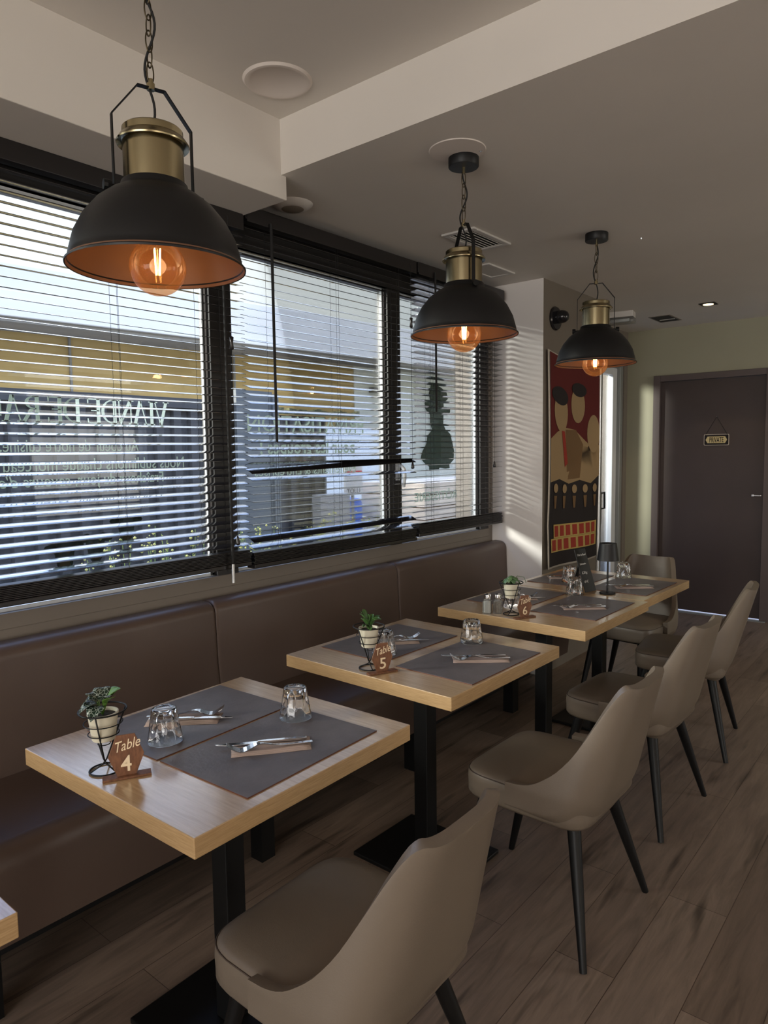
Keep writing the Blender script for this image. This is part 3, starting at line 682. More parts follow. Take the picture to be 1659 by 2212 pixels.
def leaf(mb, base, az, length, width, rise, droop, curl=.2, n=8):
    ca, sa = math.cos(az), math.sin(az)
    def fn(u, v):
        w = width*math.sin(PI*min(1, .06+.94*v))**.8*(1-.25*v); s = (u-.5)*w
        r = length*v*math.cos(rise)*(1-.12*v*droop); z = length*v*math.sin(rise)-droop*length*v*v*.6+abs(u-.5)*w*curl
        return (base[0]+r*ca-s*sa, base[1]+r*sa+s*ca, base[2]+z)
    mb.grid(fn, 4, n)
def potted(name, label, x, y, kind, seed):
    rnd = random.Random(seed)
    p = thing(name, label, 'plant', (x, y, .7502))
    MB().lathe([(.0, .072), (.0235, .072), (.0250, .074), (.0315, .128), (.0330, .130), (.0330, .134), (.0300, .134), (.0285, .126), (0, .126)], 32).build('pot', 'pot_cream', p, smooth=True, auto=40)
    MB().lathe([(0, .127), (.028, .127), (.028, .124)], 24).build('soil', 'soil', p)
    if kind == 0:
        vl = MB(); gl = MB(); st = MB()
        spec = [(-2.9, .052, .048, 1.15, 1.0), (-1.9, .050, .046, .5, 1.2), (-1.0, .046, .044, .2, 1.0), (2.6, .050, .044, 1.25, .8), (-.1, .050, .040, 1.25, .9), (-2.2, .048, .044, 1.0, 1.4)]
        for az, l, w, ri, dr in spec:
            b0 = (.010*math.cos(az), .010*math.sin(az), .148+.010*ri); st.tube([(0, 0, .127), (b0[0]*.6, b0[1]*.6, .140), b0], .0013, 5)
            leaf(vl, b0, az, l, w, ri*.75, dr)
        for az, l, w, ri, dr in [(.7, .052, .042, 1.15, .5), (1.4, .050, .040, 1.2, .7), (.1, .042, .034, .9, .4)]:
            b0 = (.012*math.cos(az), .012*math.sin(az), .145+.012*ri); st.tube([(0, 0, .127), b0], .0014, 5); leaf(gl, b0, az, l, w, ri*.8, dr)
        vl.build('leaves', 'leaf_veined', p, smooth=True, solid=.0006, fix=False); gl.build('leaves', 'leaf_light', p, smooth=True, solid=.0006, fix=False); st.build('stems', 'leaf_light', p)
    elif kind == 1:
        vl = MB(); st = MB()
        for i in range(15):
            az = i*2.4+rnd.uniform(-.3, .3); ri = rnd.uniform(.35, 1.25); l = rnd.uniform(.045, .066); h = rnd.uniform(.135, .160)
            b0 = (.008*math.cos(az), .008*math.sin(az), h); st.tube([(0, 0, .125), b0], .0014, 5); leaf(vl, b0, az, l, .021, ri, .6, .5)
        vl.build('leaves', 'leaf_green', p, smooth=True, solid=.0006, fix=False); st.build('stems', 'leaf_green', p)
    else:
        vl = MB(); st = MB()
        for i in range(14):
            az = i*2.4+rnd.uniform(-.2, .2); ri = rnd.uniform(.3, 1.0); l = rnd.uniform(.034, .044)
            b0 = (.010*math.cos(az), .010*math.sin(az), .150+.010*math.sin(ri)); st.tube([(0, 0, .125), b0], .0012, 5); leaf(vl, b0, az, l, .030, ri, 1.7, -.25)
        st.tube([(0, 0, .13), (.02, .015, .165), (.045, .03, .160), (.052, .035, .135)], .0012, 5)
        o = vl.build('leaves', 'leaf_striped', p, smooth=True, solid=.0006, fix=False); me = o.data
        uvl = me.uv_layers.new(name='UVMap')
        for lp in me.loops:
            i = lp.vertex_index % 45; uvl.data[lp.index].uv = ((i//5)/8, (i % 5)/4)
        st.build('stems', 'leaf_green', p)
SP = [(.610, .765), (.597, 1.681), (.593, 2.613)]
stand('black wire cone stand on the nearest table, left foreground', *SP[0], .9)
stand('black wire cone stand holding the pointed-leaf plant, middle table', *SP[1], 2.2)
stand('black wire cone stand beside the salt and pepper shakers', *SP[2], 3.4)
potted('potted_plant', 'dark veined leafy plant in a cream pot on the nearest table', *SP[0], 0, 4)
potted('potted_plant', 'pointed green plant in a cream pot on the middle table', *SP[1], 1, 11)
potted('potted_plant', 'drooping striped green plant in a cream pot beside the shakers', *SP[2], 2, 21)
def number_sign(num, x, y, rz):
    s = thing('table_number_sign', {'4': 'hexagonal wooden sign reading Table 4, in the left foreground', '5': 'hexagonal wooden sign reading Table 5, on the middle table', '6': 'hexagonal wooden sign reading Table 6, beside the shakers'}[num], 'sign', (x, y, .7502), rz, 'wooden table number signs')
    MB().box(-.013, .013, -.050, .050, 0, .005).build('base_bar', 'sign_wood', s, bevel=.0008)
    H, Wd = .092, .074; hexp = [(0, 0+.002), (0, 0)]
    cz = H/2+.003; poly = [(-.019, -H/2), (.019, -H/2), (Wd/2, 0), (.019, H/2), (-.019, H/2), (-Wd/2, 0)]
    Mh = basis((-.002, 0, cz), (0, 1, 0), (0, 0, 1), (1, 0, 0))
    MB().prism(poly, Mh, .004).build('hexagon_plate', 'sign_wood', s, bevel=.0006)
    text_mesh('word', 'Table', .032, basis((.0024, -.0255, cz+.008), (0, .98, .18), (0, -.1, 1), (1, 0, 0)), 'sign_text', s, depth=.0003, width=.052, shear=.35)
    text_mesh('number', num, .050, basis((.0024, -.012, cz-.035), (0, 1, 0), (0, 0, 1), (1, 0, 0)), 'sign_text', s, depth=.0003, width=.022, bold=.0004)
number_sign('4', .677, .778, rad(-14)-rad(14)); number_sign('5', .660, 1.670, rad(-22)); number_sign('6', .669, 2.590, rad(-24))

# salt and pepper shakers
def shaker(label, x, y, fill):
    s = thing('shaker', label, 'shaker', (x, y, .7502), rad(20), 'salt and pepper shakers')
    def sq(w, z): return [(w, z)]
    body = MB(); prof = [(.017, 0), (.0175, .006)]
    for i in range(9): prof += [(.0180, .010+i*.005), (.0168, .0125+i*.005)]
    prof += [(.0165, .056), (.0125, .064), (.0115, .070)]
    body.lathe([(r*1.28, z) for r, z in prof], 32, rf=lambda a, z: (1/max(abs(math.cos(a)), abs(math.sin(a)))*.78 if z < .056 else .78+.10*0))
    body.build('jar', 'jar_glass', s, smooth=True, auto=30)
    MB().lathe([(0, .003), (.0160, .003), (.0160, .050), (0, .052)], 20).build('contents', fill, s)
    MB().lathe([(0, .084), (.008, .0835), (.0150, .081), (.0160, .070), (.0158, .064), (0, .066)], 24).build('screw_cap', 'chrome', s, smooth=True, auto=40)
pane('jar_glass', (.93, .95, .94), 1.3, ((.6, .6, .58), .18))
shaker('glass salt shaker at the bench-side end of its table', .500, 2.575, 'salt'); shaker('brown pepper shaker between salt and plant stand', .535, 2.603, 'pepper')

# little black table lamp
tl = thing('table_lamp', 'small black cordless table lamp on the furthest tables', 'lamp', (.752, 3.268, .7502))
MB().lathe([(0, 0), (.037, 0), (.038, .003), (.036, .006), (0, .007)], 36).build('base', 'matt_black', tl, smooth=True, auto=40)
MB().tube([(0, 0, .006), (0, 0, .19)], .0045, 12).build('pole', 'matt_black', tl, smooth=True, auto=40)
MB().lathe([(.0495, .163), (.051, .163), (.0405, .245), (.039, .245)], 40, close=True).build('lamp_shade', 'matt_black', tl, smooth=True, auto=40)
MB().lathe([(0, .232), (.039, .232), (.039, .236), (0, .236)], 30).build('shade_disc', 'white_plastic', tl)
# chalkboard
cb = thing('chalkboard_sign', 'tall narrow chalkboard leaning back among the glasses', 'sign', (.667, 3.266, .7502), rad(-14))
Tb = basis((0, 0, 0), (0, 1, 0), (-.33, 0, .944), (.944, 0, .33))
MB().prism([(-.041, 0), (.041, 0), (.041, .215), (-.041, .215)], Tb, .005).build('board', 'slate', cb, bevel=.001)
MB().prism([(-.02, 0), (.02, 0), (.004, .16), (-.004, .16)], basis((-.10, 0, 0), (0, 1, 0), (.22, 0, .975), (.975, 0, -.22)), .003).build('prop', 'slate', cb)
for i, (tx, sz) in enumerate([('Côte de Boeuf', .015), ('Limousin', .014), ('5,20 g', .017), ('69 €', .018)]):
    text_mesh('chalk_writing', tx, sz, Tb@Matrix.Translation((-.034+.003*(i % 2), .180-.045*i, .0055)), 'chalk', cb, depth=.0002, shear=.3, width=(.066, .045, .042, .030)[i])

# ------------------------------------------------------------------ chairs
def make_chair(label, loc, rz):
    ch = thing('dining_chair', label, 'chair', loc, rz, 'taupe leather dining chairs')
    xf = -.045
    prof_a = [0, 20, 32, 42, 52, 62, 72, 81, 90]; prof_z = [.786, .790, .798, .772, .703, .612, .548, .508, .468]
    def zt(a): return sum(zt0(a+d) for d in (-6, -4, -2, 0, 2, 4, 6))/7
    def zt0(a):
        a = min(90, abs(a))
        for i in range(len(prof_a)-1):
            if a <= prof_a[i+1]: t = (a-prof_a[i])/(prof_a[i+1]-prof_a[i]); t = t*t*(3-2*t)*.4+t*.6; return prof_z[i]+(prof_z[i+1]-prof_z[i])*t
        return prof_z[-1]
    def zb(a): return .345+.045*(abs(a)/90)**2
    def shell(a, v):
        z0, z1 = zb(a), zt(a); z = z0+(z1-z0)*v
        xb = .1993+.265*max(0, z-.40)
        w = .2352-.0566*max(0, (z-.47)/.32)
        ar = rad(abs(a)); p = .47
        x = xf+(xb-xf)*max(0, math.cos(ar))**p; y = w*math.sin(ar)**p*(1 if a >= 0 else -1)
        if v < .25:          # tucks in under the seat
            k = (1-v/.25)**2; x = x-(x-.02)*.22*k; y = y*(1-.18*k)
        return (x, y, z)
    NU, NV = 64, 20
    mb = MB()
    def aa(u):
        t = abs(2*u-1); return 90*(.25*t+.75*(3*t*t-2*t**3))*(1 if u > .5 else -1)
    mb.grid(lambda u, v: shell(aa(u), v), NU, NV)
    mb.build('backrest', 'leather_taupe', ch, smooth=True, solid=.026, bevel=.0122, seg=4, fix=False)
    # seat cushion
    out = []
    seatp = [(-.226, -.150), (-.224, .150)]
    def sring(k, z, inset=0):
        pts = []; n = 44
        for i in range(n):
            t = 2*PI*i/n; c, s = math.cos(t), math.sin(t); e = .27
            x = -.02+(.205-inset)*math.copysign(abs(c)**e, c)*k; hw = (.212-inset)-.018*max(0, -c)
            pts.append((x, hw*math.copysign(abs(s)**e, s)*k, z))
        return pts
    mb = MB(); R_ = [(0.97, .375), (1.0, .385), (1.0, .405), (1.005, .430), (.998, .446), (.975, .457), (.93, .463), (.80, .467), (.5, .470), (.2, .471)]
    vs = []
    for k, z in R_: vs += sring(k, z)
    n = 44; fs = [(j*n+i, j*n+(i+1) % n, (j+1)*n+(i+1) % n, (j+1)*n+i) for j in range(len(R_)-1) for i in range(n)]
    fs += [tuple(range(n))[::-1], tuple((len(R_)-1)*n+i for i in range(n))]
    mb.add(vs, fs); mb.build('seat', 'leather_taupe', ch, smooth=True, auto=70)
    MB().tube(sring(.992, .452), .0016, 6, closed=True).build('piping', 'leather_dark', ch, smooth=True)
    MB().box(-.17, .15, -.15, .15, .355, .376).build('under_frame', 'metal_black', ch, bevel=.004)
    for sx, sy in ((1, 1), (1, -1), (-1, 1), (-1, -1)):
        top = (.120, .125*sy, .372) if sx > 0 else (-.165, .140*sy, .372)
        bot = (.205, .235*sy, .001) if sx > 0 else (-.262, .180*sy, .001)
        MB().tube([top, [top[i]*.5+bot[i]*.5 for i in range(3)], bot], [.021, .0165, .0105], 14).build('leg', 'metal_black', ch, smooth=True, auto=40)
    return ch
c0 = make_chair('nearest taupe chair with its back to the camera, right foreground', (1.108, 1.012, 0), rad(1))
dup(c0, (1.100, 1.990, 0), rad(-1), 'taupe chair at the middle table, second from the camera')
dup(c0, (1.062, 2.790, 0), rad(-3), 'taupe chair at the table with shakers, third from the camera')
dup(c0, (1.035, 3.600, 0), rad(8), 'taupe chair at the furthest table, before the brown door')
c4 = dup(c0, (.588, 4.040, 0), rad(85), 'taupe chair at the far end of the row, facing the camera')

# ------------------------------------------------------------------ pendant lamps
def make_pendant(label, x, y, rz, ztop, chain_n, sway):
    L = thing('pendant_lamp', label, 'lamp', (x, y, 1.865), 0, 'black dome pendant lamps')
    # shade: outer dome with inner copper skin
    outer = [(.196, .000), (.1965, .004), (.190, .008), (.187, .024), (.176, .064), (.156, .102), (.128, .136), (.100, .158), (.080, .168), (.074, .174), (.072, .184), (.070, .186)]
    inner = [(.069, .180), (.078, .164), (.126, .131), (.153, .099), (.173, .062), (.184, .024), (.1935, .001)]
    MB().lathe(outer+inner[:1], 72).build('shade', 'matt_black', L, smooth=True, auto=60)
    o = L.children[-1]
    MB().lathe(inner, 72).build('shade_lining', 'copper_inner', L, smooth=True, auto=60)
    for ob in L.children:
        me = ob.data; bm = bmesh.new(); bm.from_mesh(me)
        ds = [f for f in bm.faces if len(f.verts) > 10]; bmesh.ops.delete(bm, geom=ds, context='FACES_ONLY'); bm.to_mesh(me); bm.free()
    MB().lathe([(.0655, .184), (.0655, .272), (.071, .276), (.078, .268), (.079, .271), (.071, .283), (.066, .287), (.066, .300), (.063, .303), (0, .303)], 56).build('brass_neck', 'brass', L, smooth=True, auto=35)
    MB().lathe([(0, .181), (.0645, .181), (.0645, .184), (0, .184)], 40).build('collar', 'metal_black', L)
    br = MB(); pts = [(-.088, 0, .160), (-.088, 0, .318), (-.030, 0, .392), (.030, 0, .392), (.088, 0, .318), (.088, 0, .160)]
    w = .0065; ta = .0015; ca, sa = math.cos(rz), math.sin(rz)
    def R(p): return (p[0]*ca-p[1]*sa, p[0]*sa+p[1]*ca, p[2])
    vs = []
    for i, p in enumerate(pts):
        a = Vector(pts[max(0, i-1)]); b_ = Vector(pts[min(5, i+1)]); d = (b_-a).normalized(); nn = Vector((-d.z, 0, d.x))*ta
        for sy in (-w, w):
            for sn in (-1, 1): q = Vector(p)+nn*sn; vs.append(R((q.x, sy, q.z)))
    fs = []
    for i in range(5):
        a = 4*i; fs += [(a, a+1, a+5, a+4), (a+2, a+6, a+7, a+3), (a, a+4, a+6, a+2), (a+1, a+3, a+7, a+5)]
    fs += [(0, 2, 3, 1), (20, 21, 23, 22)]
    br.add(vs, fs); br.build('bracket', 'metal_black', L)
    for s in (-1, 1):
        k = MB(); k.tube([R((s*.062, 0, .168)), R((s*.100, 0, .166))], .0035, 8); k.lathe([(0, -.008), (.011, -.008), (.012, 0), (.011, .008), (0, .008)], 10, M=basis(R((s*.103, 0, .166)), R((0, 1, 0)), (0, 0, 1), R((s, 0, 0))))
        k.build('clamp_knob', 'metal_black', L)
    MB().lathe([(0, .388), (.009, .388), (.009, .402), (.005, .404), (.005, .412), (0, .412)], 16).build('brass_ferrule', 'brass', L, smooth=True, auto=40)
    # chain
    cn = MB(); z = .408; top = ztop-1.865; n = chain_n; step = (top-.055-z)/n
    for i in range(n):
        zc = z+step*(i+.5); h = step*.68; rr = .0085; a = rz+(i % 2)*PI/2+.3; pts = []
        for j in range(20):
            t = 2*PI*j/20; px = rr*math.cos(t); pz = h*math.sin(t)
            pts.append((px*math.cos(a), px*math.sin(a), zc+pz))
        cn.tube(pts, .0017, 6, closed=True)
    cn.build('chain', 'metal_dark_brass', L, smooth=True)
    P = []
    for i in range(41):
        t = i/40; zz = .300+(top-.05-.300)*t; off = .010*math.sin(t*PI*sway+.5)*math.sin(PI*t)**.5 if t > 0 else 0
        P.append((off*math.cos(YAW)*1.4, off*math.sin(YAW)*1.4, zz))
    MB().tube(P, .0028, 8).build('flex_cord', 'cord_black', L, smooth=True)
    if ztop < 2.6:
        MB().lathe([(0, top), (.054, top), (.0545, top-.003), (.0545, top-.033), (.052, top-.036), (0, top-.036)], 48).build('canopy', 'matt_black', L, smooth=True, auto=40)
        MB().lathe([(0, top-.036), (.006, top-.036), (.006, top-.058), (0, top-.058)], 12).build('canopy_ferrule', 'brass', L)
    else:
        MB().lathe([(0, top), (.054, top), (.0545, top-.003), (.0545, top-.033), (.052, top-.036), (0, top-.036)], 48).build('canopy', 'matt_black', L, smooth=True, auto=40)
    # globe bulb
    b = MB(); pr = [(.013, .090), (.014, .070)]
    for i in range(0, 17):
        th = rad(14+166*i/16); pr.append((.0625*math.sin(th), .004+.0625*math.cos(th)))
    pr[-1] = (0, pr[-1][1]); b.lathe(pr, 48); bo = b.build('bulb', 'bulb_glass', L, smooth=True)
    me = bo.data; bm = bmesh.new(); bm.from_mesh(me); bmesh.ops.delete(bm, geom=[f for f in bm.faces if len(f.verts) > 10], context='FACES_ONLY'); bm.to_mesh(me); bm.free()
    MB().lathe([(.0, .180), (.020, .180), (.020, .092), (.0145, .088), (.0145, .075), (0, .075)], 24).build('lamp_holder', 'brass', L, smooth=True, auto=40)
    fm = MB()
    for a in (.3, 1.87, 3.44, 5.01):
        fm.tube([(.0085*math.cos(a), .0085*math.sin(a), .045), (.0055*math.cos(a), .0055*math.sin(a), -.012)], .0015, 6)
    fm.build('filament', 'filament', bo)
    MB().tube([(0, 0, .075), (0, 0, -.014)], .0016, 6).build('filament_stem', 'jar_glass', bo)
    l = bpy.data.lights.new('bulb_light', 'POINT'); l.energy = .62; l.color = (1, .68, .42); l.shadow_soft_size = .02
    lo = bpy.data.objects.new('bulb_light', l); COL.objects.link(lo); lo.parent = L; lo.location = (0, 0, .0)
    return L
mat('metal_dark_brass', (.10, .08, .05), .4, 1)
make_pendant('nearest pendant lamp, large at the upper left', .620, .942, rad(74), ZU, 11, 5)
make_pendant('middle pendant lamp, its bracket seen edge-on', .620, 2.213, rad(145), ZL, 4, 3.2)
make_pendant('furthest pendant lamp, in front of the banner', .620, 3.402, rad(25), ZL, 4, 2.6)

# ------------------------------------------------------------------ ceiling and wall fittings
def disc(name, label, cat, x, y, z, prof, matn, n=48, **k):
    o = MB().lathe(prof, n).build(name, matn, smooth=True, auto=35); o.location = (x, y, z); return tag(o, label, cat)
disc('ceiling_cover', 'round white cover plate on the raised ceiling', 'cover plate', .212, 1.700, ZU, [(0, -.0045), (.090, -.004), (.098, -.008), (.110, -.007), (.117, 0), (0, 0)], 'paint_grey')
disc('ceiling_cover', 'white disc on the ceiling behind the middle lamp canopy', 'cover plate', .635, 2.150, ZL, [(0, -.003), (.098, -.003), (.100, 0), (0, 0)], 'paint_grey')
sd = thing('ceiling_speaker', 'round white grilled speaker behind the ceiling box corner', 'speaker', (-.185, 2.135, ZL))
MB().lathe([(.050, -.022), (.064, -.020), (.084, -.004), (.086, 0), (0, 0)], 40).build('rim', 'white_plastic', sd, smooth=True, auto=40)
MB().lathe([(0, -.026), (.044, -.024), (.050, -.020), (0, -.020)], 40).build('grille', 'paint_taupe', sd, smooth=True)
def vent(label, pts, slots, z=ZL):
    (x0, x1, y0, y1) = pts
    v = thing('ceiling_vent', label, 'vent', ((x0+x1)/2, (y0+y1)/2, z)); w, d = (x1-x0)/2, (y1-y0)/2
    f_ = MB()
    f_.box(-w, w, -d, -d+.03, -.010, 0).box(-w, w, d-.03, d, -.010, 0).box(-w, -w+.03, -d+.03, d-.03, -.010, 0).box(w-.03, w, -d+.03, d-.03, -.010, 0)
    f_.build('frame', 'white_plastic', v, bevel=.003)
    if slots:
        MB().box(-w+.03, w-.03, -d+.03, d-.03, -.001, 0).build('backing', 'vent_dark', v)
        q = MB()
        for i in range(slots):
            xx = -w+.03+(2*w-.06)*(i+.5)/slots
            q.box(-.006, .006, -d+.03, d-.03, -.0012, .0012, M=Matrix.Translation((xx, 0, -.006))@Matrix.Rotation(rad(35), 4, 'Y'))
        q.build('louvres', 'white_plastic', v)
    else: MB().box(-w+.03, w-.03, -d+.03, d-.03, -.006, 0).build('flap', 'white_plastic', v)
vent('slatted white air vent above the middle lamp', (.045, .232, 2.90, 3.255), 6)
vent('plain white ceiling hatch between vent and pier', (-.22, -.045, 3.50, 3.80), 0)
hl = thing('ceiling_opening', 'small square dark hole in the ceiling by the back wall', 'hatch', (.135, 5.95, ZL))
MB().box(-.085, .085, -.15, .15, -.003, 0).build('rim', 'sill_taupe', hl); MB().box(-.072, .072, -.135, .135, -.004, -.003).build('hole_shade_plate', 'vent_dark', hl)  # flat dark plate painted as the shade inside the hole
MB().box(-.05, .07, .02, .028, -.008, -.004).build('loose_strip', 'white_plastic', hl)
ds = thing('downlight', 'small square recessed spotlight glowing in the ceiling', 'lamp', (.564, 5.57, ZL))
MB().box(-.055, .055, -.055, .055, -.005, 0).build('plate', 'vent_dark', ds, bevel=.002); MB().lathe([(0, -.0065), (.036, -.0065), (.036, -.005), (0, -.005)], 24).build('glow_disc', 'spot_glow', ds)
l = bpy.data.lights.new('downlight_beam', 'SPOT'); l.energy = 8; l.spot_size = rad(100); l.color = (1, .72, .42); l.shadow_soft_size = .03
lo = bpy.data.objects.new('downlight_beam', l); COL.objects.link(lo); lo.location = (.564, 5.57, ZL-.02)
el = thing('emergency_light', 'white box shaped emergency light on the ceiling behind the far lamp', 'light', (-.04, 5.45, ZL), rad(10))
MB().box(-.10, .10, -.06, .06, -.045, 0).build('housing', 'white_plastic', el, bevel=.004)
MB().box(-.105, .105, -.065, .065, -.085, -.045).build('clear_cover', 'jar_glass', el, bevel=.006)
MB().box(-.07, .07, -.03, .03, -.075, -.055).build('diffuser', 'brushed_steel', el)
# black dome fitting on the pier
wd_ = thing('wall_siren', 'round black dome fitting high on the taupe pier side', 'alarm', (PX, 4.188, 2.270), 0)
Mw = basis((0, 0, 0), (0, 1, 0), (0, 0, 1), (1, 0, 0))
MB().lathe([(0, 0), (.072, 0), (.074, .010), (.068, .018), (0, .020)], 40, M=Mw).build('back_plate', 'dark_glass', wd_, smooth=True, auto=35)
MB().lathe([(.040, .018), (.040, .050), (.036, .068), (.024, .084), (.010, .090), (0, .091)], 32, M=Mw@Matrix.Translation((.010, .008, 0))).build('dome', 'dark_glass', wd_, smooth=True, auto=60)
# screws by the canopies
for lb, x, y in (('tiny screw on the white disc, right of the middle lamp', .70, 2.20), ('tiny screw on the ceiling, right of the far lamp', .76, 3.62)):
    disc('ceiling_screw', lb, 'screw', x, y, ZL, [(0, -.0065), (.005, -.006), (.006, 0), (0, 0)], 'steel', 12)

# fabric banner on the side of the pier (plain stand-in artwork)
bn = thing('fabric_banner', 'tall red and tan fabric banner hanging on the pier side', 'banner', (PX, 0, 0))
BY0, BY1 = 4.068, 4.862
def bpt(u, v, off=.0):   # u across 0..1, v down 0..1
    y = BY0+(BY1-BY0)*u; ztop = 2.070+(.0)*u-.045*math.sin(PI*u)*.6-.05*u; zbot = .690-.02*u
    z = ztop+(zbot-ztop)*v
    sx = -.022*math.sin(PI*min(1, v*1.1))*(1-u)*1.2
    y += .030*math.sin(PI*v)*(1-u)*.6-.03*v*(1-u)*.8
    x = .014+.010*math.sin(u*7+v*3)*(.3+v)+.022*max(0, v-.8)*5*(1-u)
    return (x+off*2.3, y, z)
MB().grid(lambda u, v: bpt(u, v), 24, 40).build('cloth', 'ban_white', bn, smooth=True, solid=.0015, fix=False)
def bpatch(name, poly, matn, off, mbx=None):
    """coloured area printed on the banner: polygon in u,v fan-filled onto the cloth"""
    mb = MB(); cu = sum(p[0] for p in poly)/len(poly); cv = sum(p[1] for p in poly)/len(poly); n = len(poly)
    K = 4; vs = [bpt(cu, cv, off)]
    for k in range(1, K+1):
        for p in poly: vs.append(bpt(cu+(p[0]-cu)*k/K, cv+(p[1]-cv)*k/K, off))
    fs = [(0, 1+i, 1+(i+1) % n) for i in range(n)]
    for k in range(K-1):
        for i in range(n): a = 1+k*n+i; b_ = 1+k*n+(i+1) % n; fs.append((a, a+n, b_+n, b_))
    mb.add(vs, fs); mb.build(name, matn, bn, smooth=True, fix=False)
def rectp(u0, u1, v0, v1, n=10):
    return [(u0+(u1-u0)*i/n, v0) for i in range(n)]+[(u1, v0+(v1-v0)*i/n) for i in range(n)]+[(u1-(u1-u0)*i/n, v1) for i in range(n)]+[(u0, v1-(v1-v0)*i/n) for i in range(n)]
def ell(cu, cv, ru, rv, n=26): return [(cu+ru*math.cos(2*PI*i/n), cv+rv*math.sin(2*PI*i/n)) for i in range(n)]
bpatch('red_ground', rectp(.02, .99, .008, .99), 'ban_black', .0030)
bpatch('red_ground', rectp(.02, .99, .008, .40), 'ban_red', .0034)
bpatch('tan_shapes', [(.02, .40), (.14, .36), (.30, .33), (.50, .33), (.70, .38), (.86, .42), (.99, .40), (.99, .56), (.80, .60), (.60, .58), (.40, .60), (.20, .58), (.02, .60)], 'ban_tan', .0038)
bpatch('tan_shapes', [(.30, .34), (.52, .33), (.66, .40), (.60, .57), (.36, .58)], 'ban_brown', .0042)
for (cu, cv, ru, rv) in ((.21, .265, .13, .092), (.55, .205, .14, .090), (.86, .345, .125, .098)): bpatch('tan_shapes', ell(cu, cv, ru, rv), 'ban_tan', .0046)
for (cu, cv, ru, rv) in ((.19, .190, .15, .042), (.57, .130, .15, .034)): bpatch('dark_shapes', ell(cu, cv, ru, rv), 'ban_black', .0050)
bpatch('dark_shapes', [(.22, .35), (.28, .35), (.36, .50), (.30, .52)], 'ban_scarlet', .0050)
for k in range(5):
    cu = .12+.19*k; bpatch('tan_shapes', ell(cu, .625, .045, .022, 14), 'ban_tan', .0054); bpatch('tan_shapes', [(cu-.03, .66), (cu+.03, .66), (cu+.015, .72), (cu-.015, .72)], 'ban_brown', .0050)
for j, (v0, u0, u1) in enumerate(((.830, .10, .93), (.895, .04, .93))):
    bpatch('yellow_band', rectp(u0, u1, v0-.034-.0*j, v0+.030), 'ban_yellow', .0054)
    nb = 7
    for k in range(nb):
        a = u0+.02+(u1-u0-.03)*k/nb; w = (u1-u0)/nb*.66
        bpatch('scarlet_blocks', rectp(a, a+w, v0-.027, v0+.024, 3), 'ban_scarlet', .0060)

# ------------------------------------------------------------------ outside
struct(MB().box(-60, WX-.25, -25, 70, -.25, -.12).build('ground', 'asphalt'))
fc = MB()
def corrug(y0, y1, z0, z1, x, pitch=.16, dep=.035):
    y = y0; pts = []
    while y < y1-1e-4:
        pts += [(x, y), (x, y+pitch*.42), (x-dep, y+pitch*.5), (x-dep, y+pitch*.92)]; y += pitch
    pts.append((x, y1)); mb = MB(); n = len(pts)
    vs = [(a, b_, z0) for a, b_ in pts]+[(a, b_, z1) for a, b_ in pts]
    mb.add(vs, [(i, i+1, n+i+1, n+i) for i in range(n-1)]); return mb
f1 = thing('metal_fence', 'dark corrugated fence behind the left window', 'fence', (0, 0, 0))
corrug(-2.6, 3.90, -.1, 1.82, -2.85).build('corrugated_sheet', 'fence_grey', f1, solid=.004, fix=False)
MB().box(-2.90, -2.83, -2.6, 3.90, 1.82, 1.90).build('top_rail', 'fence_grey', f1)
f2 = thing('metal_gate', 'smooth grey sheet gate left of the corrugated panel with moss', 'gate', (0, 0, 0))
MB().box(-2.86, -2.82, 3.93, 4.34, -.1, 2.00).build('sheet', 'fence_panel', f2); MB().box(-2.87, -2.80, 4.33, 4.40, -.1, 1.98).build('post', 'fence_panel', f2)
f3 = thing('metal_fence', 'short corrugated panel with a mossy top, middle window', 'fence', (0, 0, 0))
corrug(4.42, 5.06, -.1, 1.80, -2.85).build('corrugated_sheet', 'fence_grey', f3, solid=.004, fix=False)
ms = MB(); rnd = random.Random(2)
for i in range(34): y = 4.42+i*.033; h = rnd.uniform(.01, .04); ms.box(-2.88, -2.82, y, y+.033, 1.81, 1.85+h-.02)
ms.build('moss', 'moss', f3); 
tag(MB().box(-2.80, -2.68, 4.80, 5.22, -.12, 1.04).build('utility_cabinet', 'beige_panel', bevel=.004), 'beige cabinet standing at the end of the mossy fence panel', 'cabinet')
# building across the way
B = thing('building', 'ochre building with a wide white roof edge', 'building', (-8, 4.2, 0), rad(-5.5))
MB().box(-3, 0, -12, 6.4, -.1, 3.14).build('ochre_wall', 'ochre_wall', B)
MB().box(-3, .02, 6.4, 26, -.1, 3.2).build('pale_wall', 'pale_wall', B)
MB().box(-4, .75, -12, 26, 3.14, 3.20).build('soffit', 'soffit', B)
MB().box(-4, .80, -12, 26, 3.20, 3.52).box(-4, .76, -12, 26, 3.52, 3.86).build('fascia', 'fascia_white', B, bevel=.01)
for yy in (-9, -6, -3, .85, 3.6): MB().box(0, .03, yy, yy+.03, 0, 3.14).build('downpipe', 'soffit', B)
MB().box(-.0, .10, 5.9, 6.35, 1.95, 2.03).build('ledge', 'soffit', B)
cam_ = MB().box(.02, .16, 6.8, 7.1, 2.65, 2.75); cam_.build('security_camera', 'blind_black', B)
tag(MB().box(-6.2, -6.0, 8.3, 9.9, -.12, 1.85).build('garden_wall', 'cabin_white'), 'pale garden wall just right of the mossy fence panel', 'wall')
tag(MB().box(-6.2, -6.0, 10.0, 14.5, -.12, 1.3).build('garden_wall', 'pale_wall'), 'lower pale wall seen through the right window', 'wall')
tag(MB().box(-14, -13, 20, 26, -.1, 2.2).box(-14.2, -12.8, 19.8, 26.2, 2.2, 2.6, mi=1).build('far_house', ['pale_wall', 'roof_tile']), 'distant pale house with a tiled roof, right window', 'house')
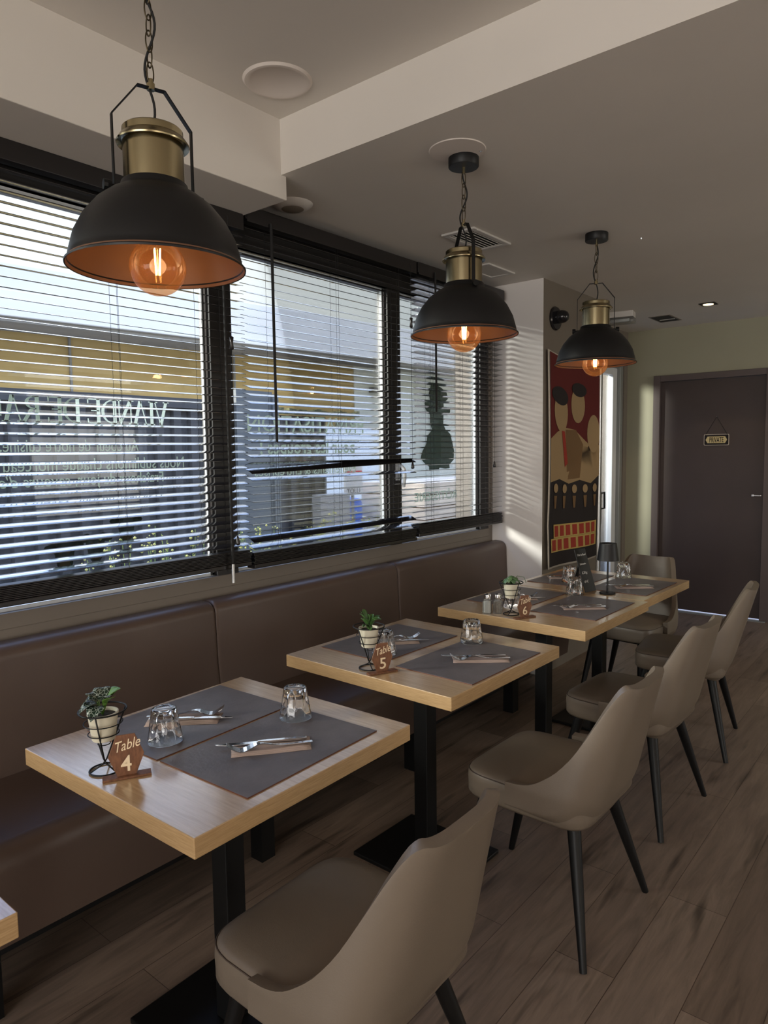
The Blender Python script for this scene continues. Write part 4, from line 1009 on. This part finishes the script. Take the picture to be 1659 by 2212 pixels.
tag(MB().box(-10, -9.2, 14, 26, -.1, 1.2).build('garden_wall', 'fascia_white'), 'long white wall in the distance, right window', 'wall')
bb = thing('plastic_barrel', 'blue plastic barrel outside the middle window', 'barrel', (-3.3, 5.86, -.12))
MB().lathe([(0, 0), (.15, 0), (.165, .03), (.165, .5), (.17, .52), (.165, .54), (.165, .98), (.15, 1.04), (.05, 1.06), (0, 1.06)], 28).build('drum', 'blue_plastic', bb, smooth=True, auto=40)
sg2 = thing('street_sign', 'white notice with red heading above the blue barrel', 'sign', (-3.1, 5.72, 0), rad(0))
MB().box(-.01, .01, -.125, .16, .98, 1.29).build('panel', 'fascia_white', sg2); MB().box(.011, .014, -.11, .15, 1.20, 1.245).build('red_heading', 'red_paint', sg2); MB().box(-.02, .0, .0, .03, -.12, 1.3).build('post', 'soffit', sg2)
text_mesh('lettering', 'TOLLI', .075, basis((.012, -.10, 1.0), (0, 1, 0), (0, 0, 1), (1, 0, 0)), 'ban_black', sg2, width=.21)
pb = thing('pallet_box', 'pale wooden pallet box outside the right window', 'crate', (-2.4, 8.0, 0))
for i in range(9): MB().box(-.9, 0, -1.9, 1.6, -.1+i*.135, .022+i*.135).build('plank', 'pallet_wood', pb)
# cabin seen through the glazed door
cbn = thing('cabin', 'white boarded cabin with an ochre base, seen through the glazed door', 'building', (-2.6, 12.0, 0))
q = MB()
for i in range(14): q.box(-.5, .0, -1.4, 5, .85+i*.16, .85+i*.16+.15)
q.build('boards', 'cabin_white', cbn, bevel=.004); MB().box(-.5, .02, -1.4, 5, -.1, .85).build('ochre_base', 'sand_yellow', cbn)
MB().box(.0, .03, .6, 2.2, .95, 1.5).build('window_pane', 'fence_panel', cbn); MB().box(0, .02, -.2, .35, .88, 1.55).build('wood_shutter', 'pallet_wood', cbn)
text_mesh('lettering', 'mi', .34, basis((.005, .9, 2.02), (0, -1, 0), (0, 0, 1), (1, 0, 0)), 'fence_panel', cbn)
# weeds outside the sill
for lb, ya, yb, xa, n, hh in (('yellow flowering weeds under the left window', 1.62, 2.24, -.95, 34, .98), ('pale weeds under the middle window', 2.42, 3.7, -1.15, 90, .93)):
    rnd = random.Random(int(ya*10)); w_ = thing('weeds', lb, 'plant', (0, 0, 0)); w_['kind'] = 'stuff'
    st = MB(); fl = MB()
    for i in range(n):
        y = rnd.uniform(ya, yb); x = xa+rnd.uniform(-.25, .25); h = hh+rnd.uniform(-.18, .10)*(1.0 if rnd.random() > .1 else 2.2)
        dx, dy = rnd.uniform(-.08, .08), rnd.uniform(-.10, .10); st.tube([(x, y, -.12), (x+dx*.5, y+dy*.4, h*.6), (x+dx, y+dy, h)], .0025, 4)
        for k in range(5):
            px, py, pz = x+dx+rnd.uniform(-.03, .03), y+dy+rnd.uniform(-.03, .03), h-rnd.uniform(-.01, .07); r_ = rnd.uniform(.005, .010)
            fl.lathe([(0, -r_), (r_, 0), (0, r_)], 5, c=(px, py, pz))
    st.build('stalks', 'weed_green', w_); fl.build('flowers', 'weed', w_)
